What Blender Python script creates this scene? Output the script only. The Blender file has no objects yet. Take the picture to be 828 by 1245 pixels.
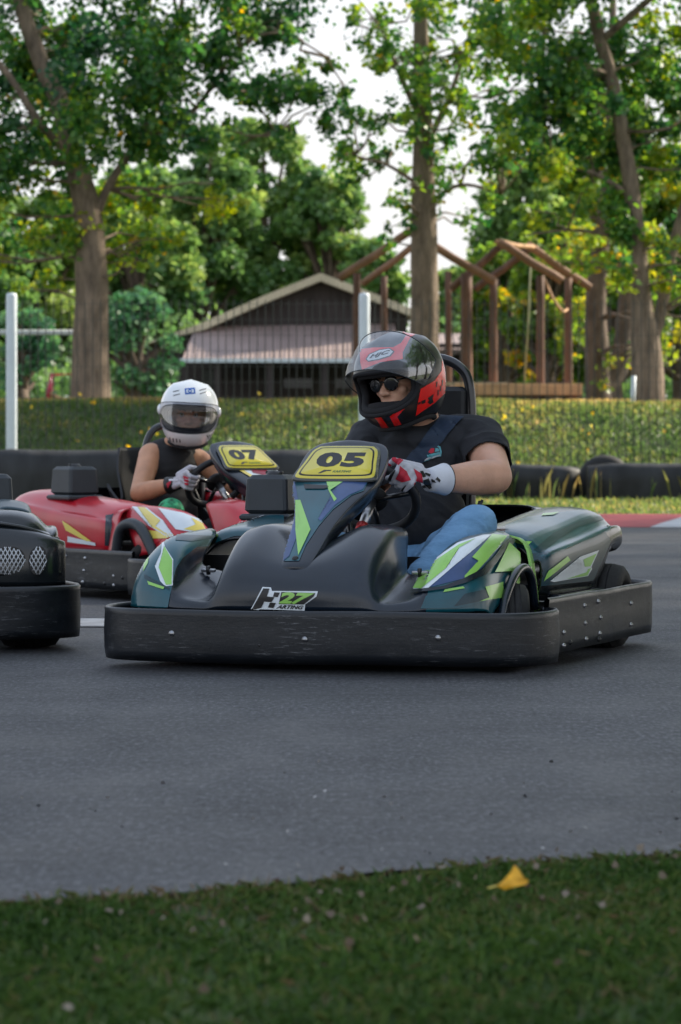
import bpy, bmesh, math, random
import numpy as np
from mathutils import Vector, Matrix, Euler, noise
from mathutils.bvhtree import BVHTree
random.seed(7)
RNG = np.random.default_rng(7)
PI = math.pi
S = bpy.context.scene
COL = S.collection
CAMZ = 0.68
F = 4200.0      # focal length in photograph pixels
HOR = 539.0     # horizon row

def ray(px, py):
    return Vector(((px - 414) / F, 1.0, -(py - HOR) / F))
def at(px, py, Y):
    r = ray(px, py) * Y
    return Vector((r.x, r.y, CAMZ + r.z))
CAM = Vector((0, 0, CAMZ))

# ------------------------------------------------------------------ materials
def newmat(name):
    m = bpy.data.materials.new(name); m.use_nodes = True
    nt = m.node_tree; b = nt.nodes['Principled BSDF']
    return m, nt, b
def setcol(b, c): b.inputs['Base Color'].default_value = (c[0], c[1], c[2], 1)
def noise_node(nt, scale, detail=4, rough=.55, vec=None, stretch=None):
    tc = nt.nodes.new('ShaderNodeTexCoord')
    mp = nt.nodes.new('ShaderNodeMapping')
    nt.links.new(tc.outputs['Object'], mp.inputs['Vector'])
    if stretch: mp.inputs['Scale'].default_value = stretch
    n = nt.nodes.new('ShaderNodeTexNoise'); n.inputs['Scale'].default_value = scale
    n.inputs['Detail'].default_value = detail; n.inputs['Roughness'].default_value = rough
    nt.links.new(mp.outputs['Vector'], n.inputs['Vector'])
    return n
def ramp(nt, src, stops):
    r = nt.nodes.new('ShaderNodeValToRGB')
    el = r.color_ramp.elements
    while len(el) < len(stops): el.new(0.5)
    for e, (p, c) in zip(el, stops):
        e.position = p; e.color = (c[0], c[1], c[2], 1)
    nt.links.new(src, r.inputs['Fac'])
    return r
def bump(nt, b, src, strength=.2, dist=.01, prev=None):
    bp = nt.nodes.new('ShaderNodeBump'); bp.inputs['Strength'].default_value = strength
    bp.inputs['Distance'].default_value = dist
    nt.links.new(src, bp.inputs['Height'])
    if prev is not None: nt.links.new(prev.outputs['Normal'], bp.inputs['Normal'])
    nt.links.new(bp.outputs['Normal'], b.inputs['Normal'])
    return bp
MATS = {}
def mat(name, c, rough=.5, metal=0, var=.15, scale=20, bumpk=0, coat=0, spec=.5, stretch=None, bdist=.003):
    if name in MATS: return MATS[name]
    m, nt, b = newmat(name)
    lo = [max(0, v * (1 - var)) for v in c]; hi = [min(1, v * (1 + var)) for v in c]
    n = noise_node(nt, scale, stretch=stretch)
    r = ramp(nt, n.outputs['Fac'], [(.3, lo), (.7, hi)])
    nt.links.new(r.outputs['Color'], b.inputs['Base Color'])
    b.inputs['Roughness'].default_value = rough
    b.inputs['Metallic'].default_value = metal
    b.inputs['Coat Weight'].default_value = coat
    b.inputs['Coat Roughness'].default_value = .12
    b.inputs['Specular IOR Level'].default_value = spec
    if bumpk: bump(nt, b, n.outputs['Fac'], bumpk, bdist)
    MATS[name] = m
    return m

# ------------------------------------------------------------------ objects
def tag(o, label=None, cat=None, group=None, kind=None):
    if label: o['label'] = label
    if cat: o['category'] = cat
    if group: o['group'] = group
    if kind: o['kind'] = kind
    return o
def empty(name, label=None, cat=None, group=None, M=None, loc=None):
    o = bpy.data.objects.new(name, None); COL.objects.link(o)
    o.empty_display_size = .2
    if M is not None: o.matrix_world = M
    if loc is not None: o.location = loc
    tag(o, label, cat, group)
    return o
def link(name, me, parent=None, M=None, loc=None):
    o = bpy.data.objects.new(name, me); COL.objects.link(o)
    if parent is not None: o.parent = parent
    elif M is not None: o.matrix_world = M
    if loc is not None: o.location = loc
    return o

class MB:
    """collects verts/faces with material slots"""
    def __init__(self): self.v = []; self.f = []; self.m = []; self.s = []; self.mats = []
    def mi(self, m):
        if m not in self.mats: self.mats.append(m)
        return self.mats.index(m)
    def add(self, vs, fs, m, smooth=True):
        o = len(self.v); k = self.mi(m)
        self.v += [tuple(p) for p in vs]
        for f in fs:
            self.f.append(tuple(i + o for i in f)); self.m.append(k); self.s.append(smooth)
    def box(self, c, s, m, rot=None, taper=1.0, bev=0):
        x, y, z = s[0] / 2, s[1] / 2, s[2] / 2
        if bev > 0:
            vs = []; rings = []
            for (zz, k, ins) in ((-z, 1, bev), (-z + bev, 1, 0), (z - bev, taper, 0), (z, taper, bev)):
                X = x * k - ins; Y = y * k - ins; b2 = bev
                ring = []
                for sx, sy in ((1, 1), (-1, 1), (-1, -1), (1, -1)):
                    pts = [(sx * X, sy * (Y - b2)), (sx * (X - b2 * .3), sy * (Y - b2 * .3)), (sx * (X - b2), sy * Y)]
                    if sx * sy < 0: pts = pts[::-1]
                    for p in pts:
                        ring.append(len(vs)); vs.append(Vector((p[0], p[1], zz)))
                rings.append(ring)
            fs = []
            for a, b in zip(rings, rings[1:]):
                n = len(a)
                for i in range(n): fs.append((a[i], a[(i + 1) % n], b[(i + 1) % n], b[i]))
            fs.append(tuple(reversed(rings[0]))); fs.append(tuple(rings[-1]))
        else:
            vs = [Vector((sx * x * (taper if sz > 0 else 1), sy * y * (taper if sz > 0 else 1), sz * z)) for sz in (-1, 1) for sx, sy in ((-1, -1), (1, -1), (1, 1), (-1, 1))]
            fs = [(3, 2, 1, 0), (4, 5, 6, 7), (0, 1, 5, 4), (1, 2, 6, 5), (2, 3, 7, 6), (3, 0, 4, 7)]
        if rot is not None: vs = [rot @ v for v in vs]
        c = Vector(c)
        self.add([v + c for v in vs], fs, m, False)
    def tube(self, pts, r, m, n=8, closed=False, caps=True):
        pts = [Vector(p) for p in pts]
        rs = r if isinstance(r, (list, tuple)) else [r] * len(pts)
        vs = []; fs = []
        up = None
        N = len(pts)
        for i, p in enumerate(pts):
            if closed: t = pts[(i + 1) % N] - pts[i - 1]
            else: t = pts[min(i + 1, N - 1)] - pts[max(i - 1, 0)]
            t.normalize()
            if up is None:
                up = Vector((0, 0, 1)) if abs(t.z) < .9 else Vector((1, 0, 0))
            a = t.cross(up).normalized(); b = a.cross(t).normalized(); up = b
            for k in range(n):
                w = 2 * PI * k / n
                vs.append(p + (a * math.cos(w) + b * math.sin(w)) * rs[i])
        L = N if closed else N - 1
        for i in range(L):
            j = (i + 1) % N
            for k in range(n):
                q = (k + 1) % n
                fs.append((i * n + k, i * n + q, j * n + q, j * n + k))
        if caps and not closed:
            fs.append(tuple(range(n))[::-1]); fs.append(tuple((N - 1) * n + k for k in range(n)))
        self.add(vs, fs, m)
    def lathe(self, prof, m, M=None, n=32):
        """prof list of (r,h) round z"""
        vs = []; fs = []
        for r, h in prof:
            for k in range(n):
                w = 2 * PI * k / n; v = Vector((r * math.cos(w), r * math.sin(w), h))
                vs.append(M @ v if M is not None else v)
        for i in range(len(prof) - 1):
            for k in range(n):
                q = (k + 1) % n
                fs.append((i * n + k, i * n + q, (i + 1) * n + q, (i + 1) * n + k))
        self.add(vs, fs, m)
    def grid(self, G, m, smooth=True):
        R = len(G); C = len(G[0])
        vs = [p for row in G for p in row]
        fs = [(i * C + j, i * C + j + 1, (i + 1) * C + j + 1, (i + 1) * C + j) for i in range(R - 1) for j in range(C - 1)]
        self.add(vs, fs, m, smooth)
    def mesh(self, name):
        me = bpy.data.meshes.new(name)
        me.from_pydata(self.v, [], self.f)
        for m in self.mats: me.materials.append(m)
        me.polygons.foreach_set('material_index', self.m)
        me.polygons.foreach_set('use_smooth', self.s)
        me.update()
        return me
    def thicken(self, th, nf=None):
        """give the first nf faces (the moulding, not its stickers) a real wall thickness, inwards"""
        nf = len(self.f) if nf is None else nf
        F0 = self.f[:nf]; used = sorted({i for f in F0 for i in f})
        P = {i: Vector(self.v[i]) for i in used}; N = {i: Vector() for i in used}
        for f in F0:
            n = Vector()
            for k in range(len(f)): n += P[f[k - 1]].cross(P[f[k]])
            for i in f: N[i] += n
        c = sum(P.values(), Vector()) / len(P)
        sg = sum(N[i].normalized().dot(P[i] - c) for i in used)
        sg = -1 if sg > 0 else 1
        idx = {}
        for i in used: idx[i] = len(self.v); self.v.append(tuple(P[i] + N[i].normalized() * th * sg))
        ed = {}
        for q, f in enumerate(F0):
            for k in range(len(f)):
                e = (f[k - 1], f[k]); ed[e] = q
        for q, f in enumerate(F0):
            self.f.append(tuple(idx[i] for i in reversed(f))); self.m.append(self.m[q]); self.s.append(True)
        for (x, y), q in ed.items():
            if (y, x) not in ed: self.f.append((y, x, idx[x], idx[y])); self.m.append(self.m[q]); self.s.append(False)
    def build(self, name, parent=None, M=None, solid=0, fixn=False, offset=-1):
        if solid: self.thicken(solid, getattr(self, 'nb', None)); solid = 0
        me = self.mesh(name)
        if fixn:
            bm = bmesh.new(); bm.from_mesh(me); bmesh.ops.recalc_face_normals(bm, faces=bm.faces); bm.to_mesh(me); bm.free()
        o = link(name, me, parent, M)
        if solid:
            md = o.modifiers.new('thickness', 'SOLIDIFY'); md.thickness = solid; md.offset = offset
        return o
    def bvh(self): return BVHTree.FromPolygons([Vector(v) for v in self.v], self.f)

def cr(P, t):
    """Catmull-Rom through list of numpy arrays, t in 0..len-1"""
    n = len(P); i = min(int(t), n - 2); u = t - i
    p1 = P[i]; p2 = P[i + 1]
    p0 = P[i - 1] if i > 0 else 2 * p1 - p2
    p3 = P[i + 2] if i + 2 < n else 2 * p2 - p1
    return .5 * ((2 * p1) + (-p0 + p2) * u + (2 * p0 - 5 * p1 + 4 * p2 - p3) * u * u + (-p0 + 3 * p1 - 3 * p2 + p3) * u ** 3)
def loft(secs, k1=5, k2=5):
    A = np.array(secs, float)
    n1, n2 = A.shape[0], A.shape[1]
    rows = [cr(A, t / k1) for t in range((n1 - 1) * k1 + 1)]
    out = []
    for r in rows:
        out.append([cr(r, t / k2) for t in range((n2 - 1) * k2 + 1)])
    return out
def curve(pts, k=6, closed=False):
    P = [np.array(p, float) for p in pts]
    if closed:
        P2 = [P[-1]] + P + [P[0], P[1]]
        return [cr(P2, 1 + t / k) for t in range(len(P) * k)]
    return [cr(P, t / k) for t in range((len(P) - 1) * k + 1)]

# ------------------------------------------------------------------ decals: flat outlines laid onto a curved part
def poly_mesh(pts, maxlen):
    bm = bmesh.new()
    vs = [bm.verts.new((p[0], p[1], 0)) for p in pts]
    f = bm.faces.new(vs)
    bmesh.ops.triangulate(bm, faces=[f])
    for _ in range(7):
        es = [e for e in bm.edges if e.calc_length() > maxlen]
        if not es: break
        bmesh.ops.subdivide_edges(bm, edges=es, cuts=1, use_grid_fill=False)
        bmesh.ops.triangulate(bm, faces=bm.faces[:])
    bm.verts.index_update()
    V = [(v.co.x, v.co.y) for v in bm.verts]; Fc = [tuple(v.index for v in f.verts) for f in bm.faces]
    bm.free()
    return V, Fc
def text_mesh(txt, bold=0.0, shear=0.0, spacing=1.0):
    cu = bpy.data.curves.new('t', 'FONT'); cu.body = txt; cu.offset = bold; cu.shear = shear
    cu.space_character = spacing; cu.resolution_u = 3; cu.fill_mode = 'BOTH'
    o = bpy.data.objects.new('t', cu); COL.objects.link(o)
    dg = bpy.context.evaluated_depsgraph_get()
    me = bpy.data.meshes.new_from_object(o.evaluated_get(dg))
    V = [(v.co.x, v.co.y) for v in me.vertices]; Fc = [tuple(p.vertices) for p in me.polygons]
    bpy.data.objects.remove(o); bpy.data.curves.remove(cu); bpy.data.meshes.remove(me)
    xs = [v[0] for v in V]; ys = [v[1] for v in V]
    x0, x1, y0, y1 = min(xs), max(xs), min(ys), max(ys)
    V = [((x - x0) / (x1 - x0), (y - y0) / (y1 - y0)) for x, y in V]
    bm = bmesh.new(); bv = [bm.verts.new((x, y, 0)) for x, y in V]
    for f in Fc:
        try: bm.faces.new([bv[i] for i in f])
        except ValueError: pass
    bmesh.ops.triangulate(bm, faces=bm.faces[:])
    for _ in range(2):
        es = [e for e in bm.edges if e.calc_length() > .12]
        if es:
            bmesh.ops.subdivide_edges(bm, edges=es, cuts=1); bmesh.ops.triangulate(bm, faces=bm.faces[:])
    bm.verts.index_update()
    V = [(v.co.x, v.co.y) for v in bm.verts]; Fc = [tuple(v.index for v in f.verts) for f in bm.faces]
    bm.free()
    return V, Fc
def quadmap(V, q):
    """unit square -> quad q = [bottom-left, bottom-right, top-right, top-left]"""
    out = []
    for u, v in V:
        out.append(tuple((1 - u) * (1 - v) * q[0][i] + u * (1 - v) * q[1][i] + u * v * q[2][i] + (1 - u) * v * q[3][i] for i in (0, 1)))
    return out
def lay(mb, tree, M, V, Fc, m, off=.0012, maxjump=.06):
    """lay outline (rows/columns of the photograph) on the part whose surface is `tree` (part frame M)"""
    Mi = M.inverted(); o = Mi @ CAM
    pts = []
    for px, py in V:
        d = (Mi.to_3x3() @ ray(px, py)).normalized()
        h = tree.ray_cast(o, d)
        if h[0] is None: pts.append(None); continue
        n = h[1].normalized()
        if n.dot(d) > 0: n = -n
        pts.append(h[0] + n * off - d * off * .3)
    idx = {}; vs = []; fs = []
    for f in Fc:
        P = [pts[i] for i in f]
        if any(p is None for p in P): continue
        if max((P[i] - P[i - 1]).length for i in range(len(P))) > maxjump: continue
        ff = []
        for i in f:
            if i not in idx: idx[i] = len(vs); vs.append(pts[i])
            ff.append(idx[i])
        fs.append(tuple(ff))
    if fs: mb.add(vs, fs, m)
def decal(mb, tree, M, pts, m, off=.0012, org=(0, 0), k=1.0, maxlen=2.2):
    P = [(org[0] + x / k, org[1] + y / k) for x, y in pts]
    V, Fc = poly_mesh(P, maxlen)
    lay(mb, tree, M, V, Fc, m, off)
def decal_text(mb, tree, M, txt, q, m, off=.003, bold=.02, shear=0, spacing=1.0):
    V, Fc = text_mesh(txt, bold, shear, spacing)
    lay(mb, tree, M, quadmap(V, q), Fc, m, off)

# ------------------------------------------------------------------ organic solids
def blob(prims, voxel=.006, smooth=6, name='blob'):
    """prims: ('c',p0,r0,p1,r1) tapered capsule, ('e',centre,(rx,ry,rz),Euler|None) ellipsoid -> one fused mesh"""
    bm = bmesh.new()
    for p in prims:
        if p[0] == 'e':
            c = Vector(p[1]); R = Euler(p[3]).to_matrix().to_4x4() if len(p) > 3 and p[3] else Matrix()
            MM = Matrix.Translation(c) @ R @ Matrix.Diagonal((*p[2], 1))
            bmesh.ops.create_icosphere(bm, subdivisions=4, radius=1, matrix=MM)
        else:
            a, ra, b, rb = Vector(p[1]), p[2], Vector(p[3]), p[4]
            bmesh.ops.create_icosphere(bm, subdivisions=3, radius=ra, matrix=Matrix.Translation(a))
            bmesh.ops.create_icosphere(bm, subdivisions=3, radius=rb, matrix=Matrix.Translation(b))
            d = b - a; L = d.length
            if L > 1e-5:
                q = d.to_track_quat('Z', 'Y').to_matrix().to_4x4()
                bmesh.ops.create_cone(bm, cap_ends=True, segments=24, radius1=ra, radius2=rb, depth=L, matrix=Matrix.Translation((a + b) / 2) @ q)
    me = bpy.data.meshes.new(name); bm.to_mesh(me); bm.free()
    o = bpy.data.objects.new(name, me); COL.objects.link(o)
    r = o.modifiers.new('r', 'REMESH'); r.mode = 'VOXEL'; r.voxel_size = voxel
    s = o.modifiers.new('s', 'SMOOTH'); s.iterations = smooth; s.factor = .6
    dg = bpy.context.evaluated_depsgraph_get()
    out = bpy.data.meshes.new_from_object(o.evaluated_get(dg))
    bpy.data.objects.remove(o); bpy.data.meshes.remove(me)
    return out
def mesh_to_mb(me, m, disp=None):
    mb = MB()
    vs = [v.co.copy() for v in me.vertices]
    if disp:
        ns = [v.normal.copy() for v in me.vertices]
        vs = [v + n * disp(v, n) for v, n in zip(vs, ns)]
    mb.add(vs, [tuple(p.vertices) for p in me.polygons], m)
    return mb
# ------------------------------------------------------------------ shared materials
PLASTIC = None
def bumper_mat():
    m, nt, b = newmat('scuffed bumper plastic')
    n1 = noise_node(nt, 6, 5, .6, stretch=(1, 1, 6))
    n2 = noise_node(nt, 13, 8, .8, stretch=(1, 1, 11))
    n3 = noise_node(nt, 3.2, 6, .7)
    r1 = ramp(nt, n1.outputs['Fac'], [(.35, (.006, .008, .011)), (.7, (.014, .017, .022))])
    r2 = ramp(nt, n2.outputs['Fac'], [(.56, (0, 0, 0)), (.60, (1, 1, 1))])
    r3 = ramp(nt, n3.outputs['Fac'], [(.48, (0, 0, 0)), (.62, (1, 1, 1))])
    mul = nt.nodes.new('ShaderNodeMath'); mul.operation = 'MULTIPLY'
    nt.links.new(r2.outputs['Color'], mul.inputs[0]); nt.links.new(r3.outputs['Color'], mul.inputs[1])
    mix = nt.nodes.new('ShaderNodeMix'); mix.data_type = 'RGBA'
    nt.links.new(mul.outputs[0], mix.inputs['Factor']); nt.links.new(r1.outputs['Color'], mix.inputs[6])
    mix.inputs[7].default_value = (.12, .125, .135, 1)
    nt.links.new(mix.outputs[2], b.inputs['Base Color'])
    rr = ramp(nt, n3.outputs['Fac'], [(.3, (.26, .26, .26)), (.7, (.46, .46, .46))])
    nt.links.new(rr.outputs['Color'], b.inputs['Roughness'])
    bp = bump(nt, b, n2.outputs['Fac'], .25, .002)
    bump(nt, b, n3.outputs['Fac'], .35, .008, bp)
    return m
M_BUMP = bumper_mat()
M_COWL = mat('satin black cowl plastic', (.007, .013, .023), .27, var=.3, scale=4, coat=.25, spec=.5, bumpk=.05, bdist=.01)
M_GLOSS = mat('gloss black plastic', (.009, .012, .015), .24, var=.2, scale=6, coat=.35)
M_RED = mat('red body plastic', (.50, .012, .026), .32, var=.12, scale=5, coat=.35)
M_TEAL = mat('teal sticker', (.003, .082, .112), .28, var=.3, scale=5, coat=.35)
M_BLUE = mat('deep blue sticker', (.035, .075, .20), .36, var=.25, scale=9, coat=.2)
M_NAVY = mat('dark teal sticker', (.004, .036, .052), .34, var=.2, scale=7, coat=.2)
M_GREEN = mat('lime green sticker', (.30, .62, .11), .3, var=.06, scale=9, coat=.5)
M_WHITE = mat('white sticker', (.72, .78, .82), .3, var=.05, scale=9, coat=.5)
M_YEL = mat('yellow plate', (.80, .68, .07), .3, var=.05, scale=9, coat=.5)
M_YEL2 = mat('yellow sticker', (.78, .62, .10), .3, var=.05, scale=9, coat=.5)
M_INK = mat('black ink', (.012, .012, .013), .35, var=.1)
M_DKRED = mat('dark red sticker', (.28, .01, .03), .3, var=.1)
M_BOX = mat('grey airbox plastic', (.030, .038, .046), .5, var=.12, scale=14, bumpk=.1)
M_TYRE = mat('tyre rubber', (.013, .013, .014), .75, var=.25, scale=60, bumpk=.3)
M_RIM = mat('dull alloy', (.25, .26, .28), .4, metal=.9, var=.1)
M_STEEL = mat('bare steel', (.42, .42, .43), .35, metal=1, var=.15, scale=30)
M_TUBE = mat('black painted tube', (.012, .012, .014), .28, var=.1, coat=.4)
M_PAD = mat('black vinyl', (.014, .015, .017), .55, var=.2, scale=40, bumpk=.15)
M_ORANGE = mat('orange plastic', (.65, .13, .02), .45)
M_REDMET = mat('red anodised', (.45, .02, .02), .35, metal=.5)
M_CREAM = mat('dark silver grey plastic', (.05, .055, .055), .25, coat=.5)  # plain dark grey for the plate backing and the air hose

class Kart:
    pass
def frame(X0, Y0, deg):
    return Matrix.Translation((X0, Y0, 0)) @ Matrix.Rotation(math.radians(deg), 4, 'Z')

FRONT = [(0, -1.0), (.2, -.998), (.4, -.985), (.54, -.955), (.645, -.885), (.70, -.79), (.712, -.69), (.70, -.61), (.675, -.565), (.645, -.55)]
SIDE = [(.662, -.575), (.668, -.45), (.672, -.1), (.68, .3), (.692, .62), (.695, .74), (.665, .85), (.56, .925), (.3, .955), (0, .96)]
FRONT = [(x * .98, y) for x, y in FRONT]; SIDE = [(x * .985, y) for x, y in SIDE]
def wall(path, mb, m, z0, z1, th, bulge=.006, seed=0):
    """upright plastic band along a plan path, rounded top lip"""
    P = curve(path, 6)
    G = []
    n = len(P)
    for i, p in enumerate(P):
        t = P[min(i + 1, n - 1)] - P[max(i - 1, 0)]; t = t / (np.linalg.norm(t) + 1e-9)
        nr = np.array((t[1], -t[0]))      # outward for counter-clockwise plan
        w = noise.noise(Vector((p[0] * 3, p[1] * 3, seed))) * .005
        prof = [(-.3 * th, z0 + .004), (0, z0), (bulge * .7, z0 + .03), (bulge, (z0 + z1) / 2 + .01), (bulge * .5, z1 - .018), (.001 + th * .2, z1 - .006), (-.2 * th, z1 + .001), (-.7 * th, z1), (-th, z1 - .01), (-th, (z0 + z1) / 2), (-th, z0 + .004)]
        row = [(p[0] + nr[0] * (a + w), p[1] + nr[1] * (a + w), z + noise.noise(Vector((p[0] * 2, p[1] * 2, seed + 5))) * .004) for a, z in prof]
        G.append(row)
    mb.grid(G, m)
    return P
def mirror(path): return [(-x, y) for x, y in path][::-1]

COWL = [
 (0,    [(-.93, .185), (-.928, .245), (-.895, .30), (-.83, .335), (-.74, .355), (-.6, .365), (-.45, .37)]),
 (.07,  [(-.93, .185), (-.927, .247), (-.89, .307), (-.82, .35), (-.72, .385), (-.59, .405), (-.43, .41)]),
 (.15,  [(-.928, .185), (-.922, .247), (-.88, .315), (-.80, .372), (-.70, .418), (-.62, .432), (-.46, .430)]),
 (.205, [(-.924, .185), (-.917, .245), (-.875, .310), (-.80, .366), (-.70, .412), (-.62, .427), (-.46, .425)]),
 (.245, [(-.918, .185), (-.908, .236), (-.868, .29), (-.80, .34), (-.71, .388), (-.62, .408), (-.48, .405)]),
 (.268, [(-.914, .185), (-.902, .216), (-.868, .240), (-.81, .268), (-.74, .31), (-.67, .335), (-.56, .34)]),
 (.290, [(-.912, .185), (-.898, .205), (-.865, .215), (-.812, .232), (-.755, .255), (-.69, .275), (-.62, .288)]),
 (.34,  [(-.908, .185), (-.893, .208), (-.86, .214), (-.81, .232), (-.755, .252), (-.70, .272), (-.63, .290)]),
 (.395, [(-.90, .185), (-.885, .215), (-.85, .24), (-.80, .265), (-.75, .285), (-.69, .30), (-.63, .31)]),
 (.42,  [(-.893, .185), (-.875, .235), (-.84, .275), (-.78, .32), (-.72, .345), (-.64, .36), (-.50, .36)]),
 (.455, [(-.885, .185), (-.865, .245), (-.825, .30), (-.76, .35), (-.68, .38), (-.56, .395), (-.34, .40)]),
 (.50,  [(-.868, .185), (-.85, .245), (-.81, .305), (-.75, .35), (-.66, .385), (-.54, .40), (-.30, .41)]),
 (.545, [(-.84, .185), (-.825, .24), (-.79, .29), (-.73, .33), (-.64, .36), (-.52, .375), (-.29, .385)]),
 (.575, [(-.80, .185), (-.79, .225), (-.765, .26), (-.71, .29), (-.63, .31), (-.52, .32), (-.34, .33)]),
 (.59,  [(-.765, .18), (-.755, .205), (-.735, .225), (-.69, .245), (-.62, .262), (-.53, .27), (-.40, .27)]),
 (.592, [(-.74, .15), (-.73, .165), (-.71, .175), (-.67, .19), (-.62, .2), (-.55, .2), (-.47, .19)]),
]
def make_kart(kname, label, group, M, skin, cx=0.0, art=None, number=None, vents=False, rw=.60, hoop=(0.02, 0.0), box=-.475):
    """skin: dict(body, pod, nose, accent)"""
    K = Kart(); K.M = M
    root = empty('go_kart', label, 'go-kart', group, M)
    K.root = root
    # --- bumper, front band
    mb = MB(); wall(mirror(FRONT)[:-1] + FRONT, mb, M_BUMP, .030, .186, .014, seed=2)
    K.fb = mb; fb = mb.build('front_bumper', root)
    mb2 = MB(); side = SIDE + mirror(SIDE)[1:]
    wall(side, mb2, M_BUMP, .045, .215, .014, bulge=.004, seed=3)
    sb = mb2.build('side_bumper', root); K.sb = mb2
    # bolts
    def bolt(x, y, z, nx, ny, par, r=.0085, m=M_STEEL, nm='bolt'):
        b = MB(); q = Vector((nx, ny, 0)).normalized().to_track_quat('Z', 'Y').to_matrix().to_4x4()
        b.lathe([(0, .004), (r * .55, .004), (r * .6, .0015), (r, .001), (r * 1.05, -.006)], m, Matrix.Translation((x, y, z)) @ q, 14)
        b.build(nm, par)
    for x, y, z in [(-.40, -.992, .115), (.02, -1.008, .105), (.42, -.99, .115)]: bolt(x, y, z, 0, -1, fb)
    for x, y, z in [(-.12, -1.004, .085)]: bolt(x, y, z, 0, -1, fb, .007, M_INK, 'bolt_hole')
    for sx in (-1, 1):
        for x, y, z in [(.663, -.42, .105), (.663, -.42, .045 + .02), (.667, -.16, .175), (.667, -.15, .12), (.668, -.14, .07), (.671, .02, .18), (.671, .05, .128), (.671, .04, .078), (.681, .46, .155), (.681, .46, .085)]:
            bolt(sx * x, y, z, sx, 0, sb, .0075)
        for x, y, z in [(.664, -.34, .07), (.671, .03, .06), (.686, .70, .145), (.662, -.5, .10)]:
            bolt(sx * x, y, z, sx, 0, sb, .008, M_INK, 'bolt_hole')
    # --- front cowl
    secs = []
    for xr, rows in reversed(COWL[1:]): secs.append([(cx - xr * .955, y, z) for y, z in rows])
    for xr, rows in COWL: secs.append([(cx + xr * .955, y, z) for y, z in rows])
    G = loft(secs, 5, 5)
    mb = MB(); mb.grid(G, skin['body']); K.cowl_tree = mb.bvh(); K.cowl = mb
    mb.nb = len(mb.f)
    if skin.get('fender'):
        k_ = mb.mi(skin['fender'])
        for q, fc in enumerate(mb.f):
            if abs(mb.v[fc[0]][0] - cx) > .425 * .955: mb.m[q] = k_
    if art: art('cowl', mb, K)
    K.cowl_o = mb.build('front_cowl', root, solid=.006, offset=-1)
    # clips in the scoops
    for sx in (-1, 1):
        b = MB(); b.box((cx + sx * .335, -.70, .292), (.05, .012, .010), M_STEEL, Euler((.25, 0, sx * .3)).to_matrix(), bev=.002)
        b.tube([(cx + sx * .335, -.70, .28), (cx + sx * .335, -.705, .305)], .007, M_INK)
        b.build('cowl_clip', K.cowl_o)
        # wheel-arch panel behind the front wheel
        g = loft([[(cx + sx * .46, -.30, .405), (cx + sx * .47, -.24, .395), (cx + sx * .47, -.20, .38)],
                  [(cx + sx * .555, -.29, .375), (cx + sx * .55, -.22, .37), (cx + sx * .545, -.18, .35)],
                  [(cx + sx * .592, -.33, .25), (cx + sx * .585, -.25, .25), (cx + sx * .57, -.19, .24)],
                  [(cx + sx * .595, -.30, .16), (cx + sx * .59, -.24, .16), (cx + sx * .575, -.19, .16)]], 4, 4)
        b = MB(); b.grid(g, skin.get('arch', skin['body'])); b.build('arch_panel', root, solid=.006)
        # arch lip: dark rounded hoop round the opening
        lz = skin.get('liph', 0)
        ahoop = curve([(cx + sx * .575, -.66, .15), (cx + sx * .58, -.62, .22), (cx + sx * .585, -.52, .285 + lz), (cx + sx * .59, -.42, .30 + lz), (cx + sx * .59, -.34, .26 + lz), (cx + sx * .59, -.30, .17)], 5)
        b = MB(); b.tube(ahoop, skin.get('lipr', .014), skin.get('lip', M_COWL), 8); b.build('arch_lip', root)
    # --- side pods
    for sx in (-1, 1):
        sec = []
        for y, zt, zm, zb, dx in [(-.24, .37, .28, .21, -.035), (-.20, .40, .29, .205, -.01), (-.05, .418, .30, .205, 0), (.15, .432, .31, .205, .004), (.33, .448, .32, .21, .008), (.45, .458, .335, .255, .012), (.55, .462, .36, .325, .014), (.68, .458, .37, .338, .012), (.77, .44, .36, .325, 0), (.80, .41, .34, .31, -.02)]:
            sec.append([(cx * .5 + sx * (x + dx), y, z) for x, z in [(.30, zt - .10), (.315, zt - .03), (.36, zt), (.45, zt + .006), (.525, zt - .012), (.575, zt - .055), (.60, (zt + zm) / 2 - .01), (.607, zm), (.60, zb + .01), (.57, zb)]])
        G = loft(sec, 4, 4)
        b = MB(); b.grid(G, skin['pod'])
        if sx > 0: K.podR = b.bvh()
        else: K.podL = b.bvh()
        b.nb = len(b.f)
        if art: art('podR' if sx > 0 else 'podL', b, K)
        b.build('side_pod', root, solid=.005)
        b = MB()
        b.box((cx * .5 + sx * .60, .13, .192), (.05, .62, .03), M_COWL, bev=.008)
        b.tube([(sx * .63, -.40, .14), (sx * .63, .50, .14)], .014, M_TUBE)
        b.box((sx * .60, -.12, .135), (.03, .5, .11), M_COWL, bev=.006)
        b.build('side_rail', root)
    # --- rear cowl
    rw = 1.05 if vents else rw
    xs = [-.60, -.585, -.55, -.45, -.2, 0, .2, .45, .55, .585, .60]
    sec = []
    for x in xs:
        e = max(0, abs(x) - .5) / .1
        sec.append([(x * rw, y - e * e * .07, z - e * e * d - (.075 * min(1, max(0, (abs(x) - .30) / .30)) * min(1, max(0, (z - .36) / .09)) if vents else 0)) for y, z, d in [(.54, .475, .03), (.66, .472, .03), (.76, .462, .035), (.815, .435, .02), (.845, .40, .01), (.862, .335, 0), (.868, .27, 0), (.865, .215, 0)]])
    G = loft(sec, 4, 4)
    b = MB(); b.grid(G, skin['rear']); rc = b.build('rear_cowl', root, solid=.006)
    # ridge along the rear cowl
    b = MB(); b.tube(curve([(x * rw, .862 + (0 if abs(x) < .5 else -(abs(x) - .5) * .5), .255) for x in (-.58, -.4, 0, .4, .58)], 5), .009, skin['rear'], 8)
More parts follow.
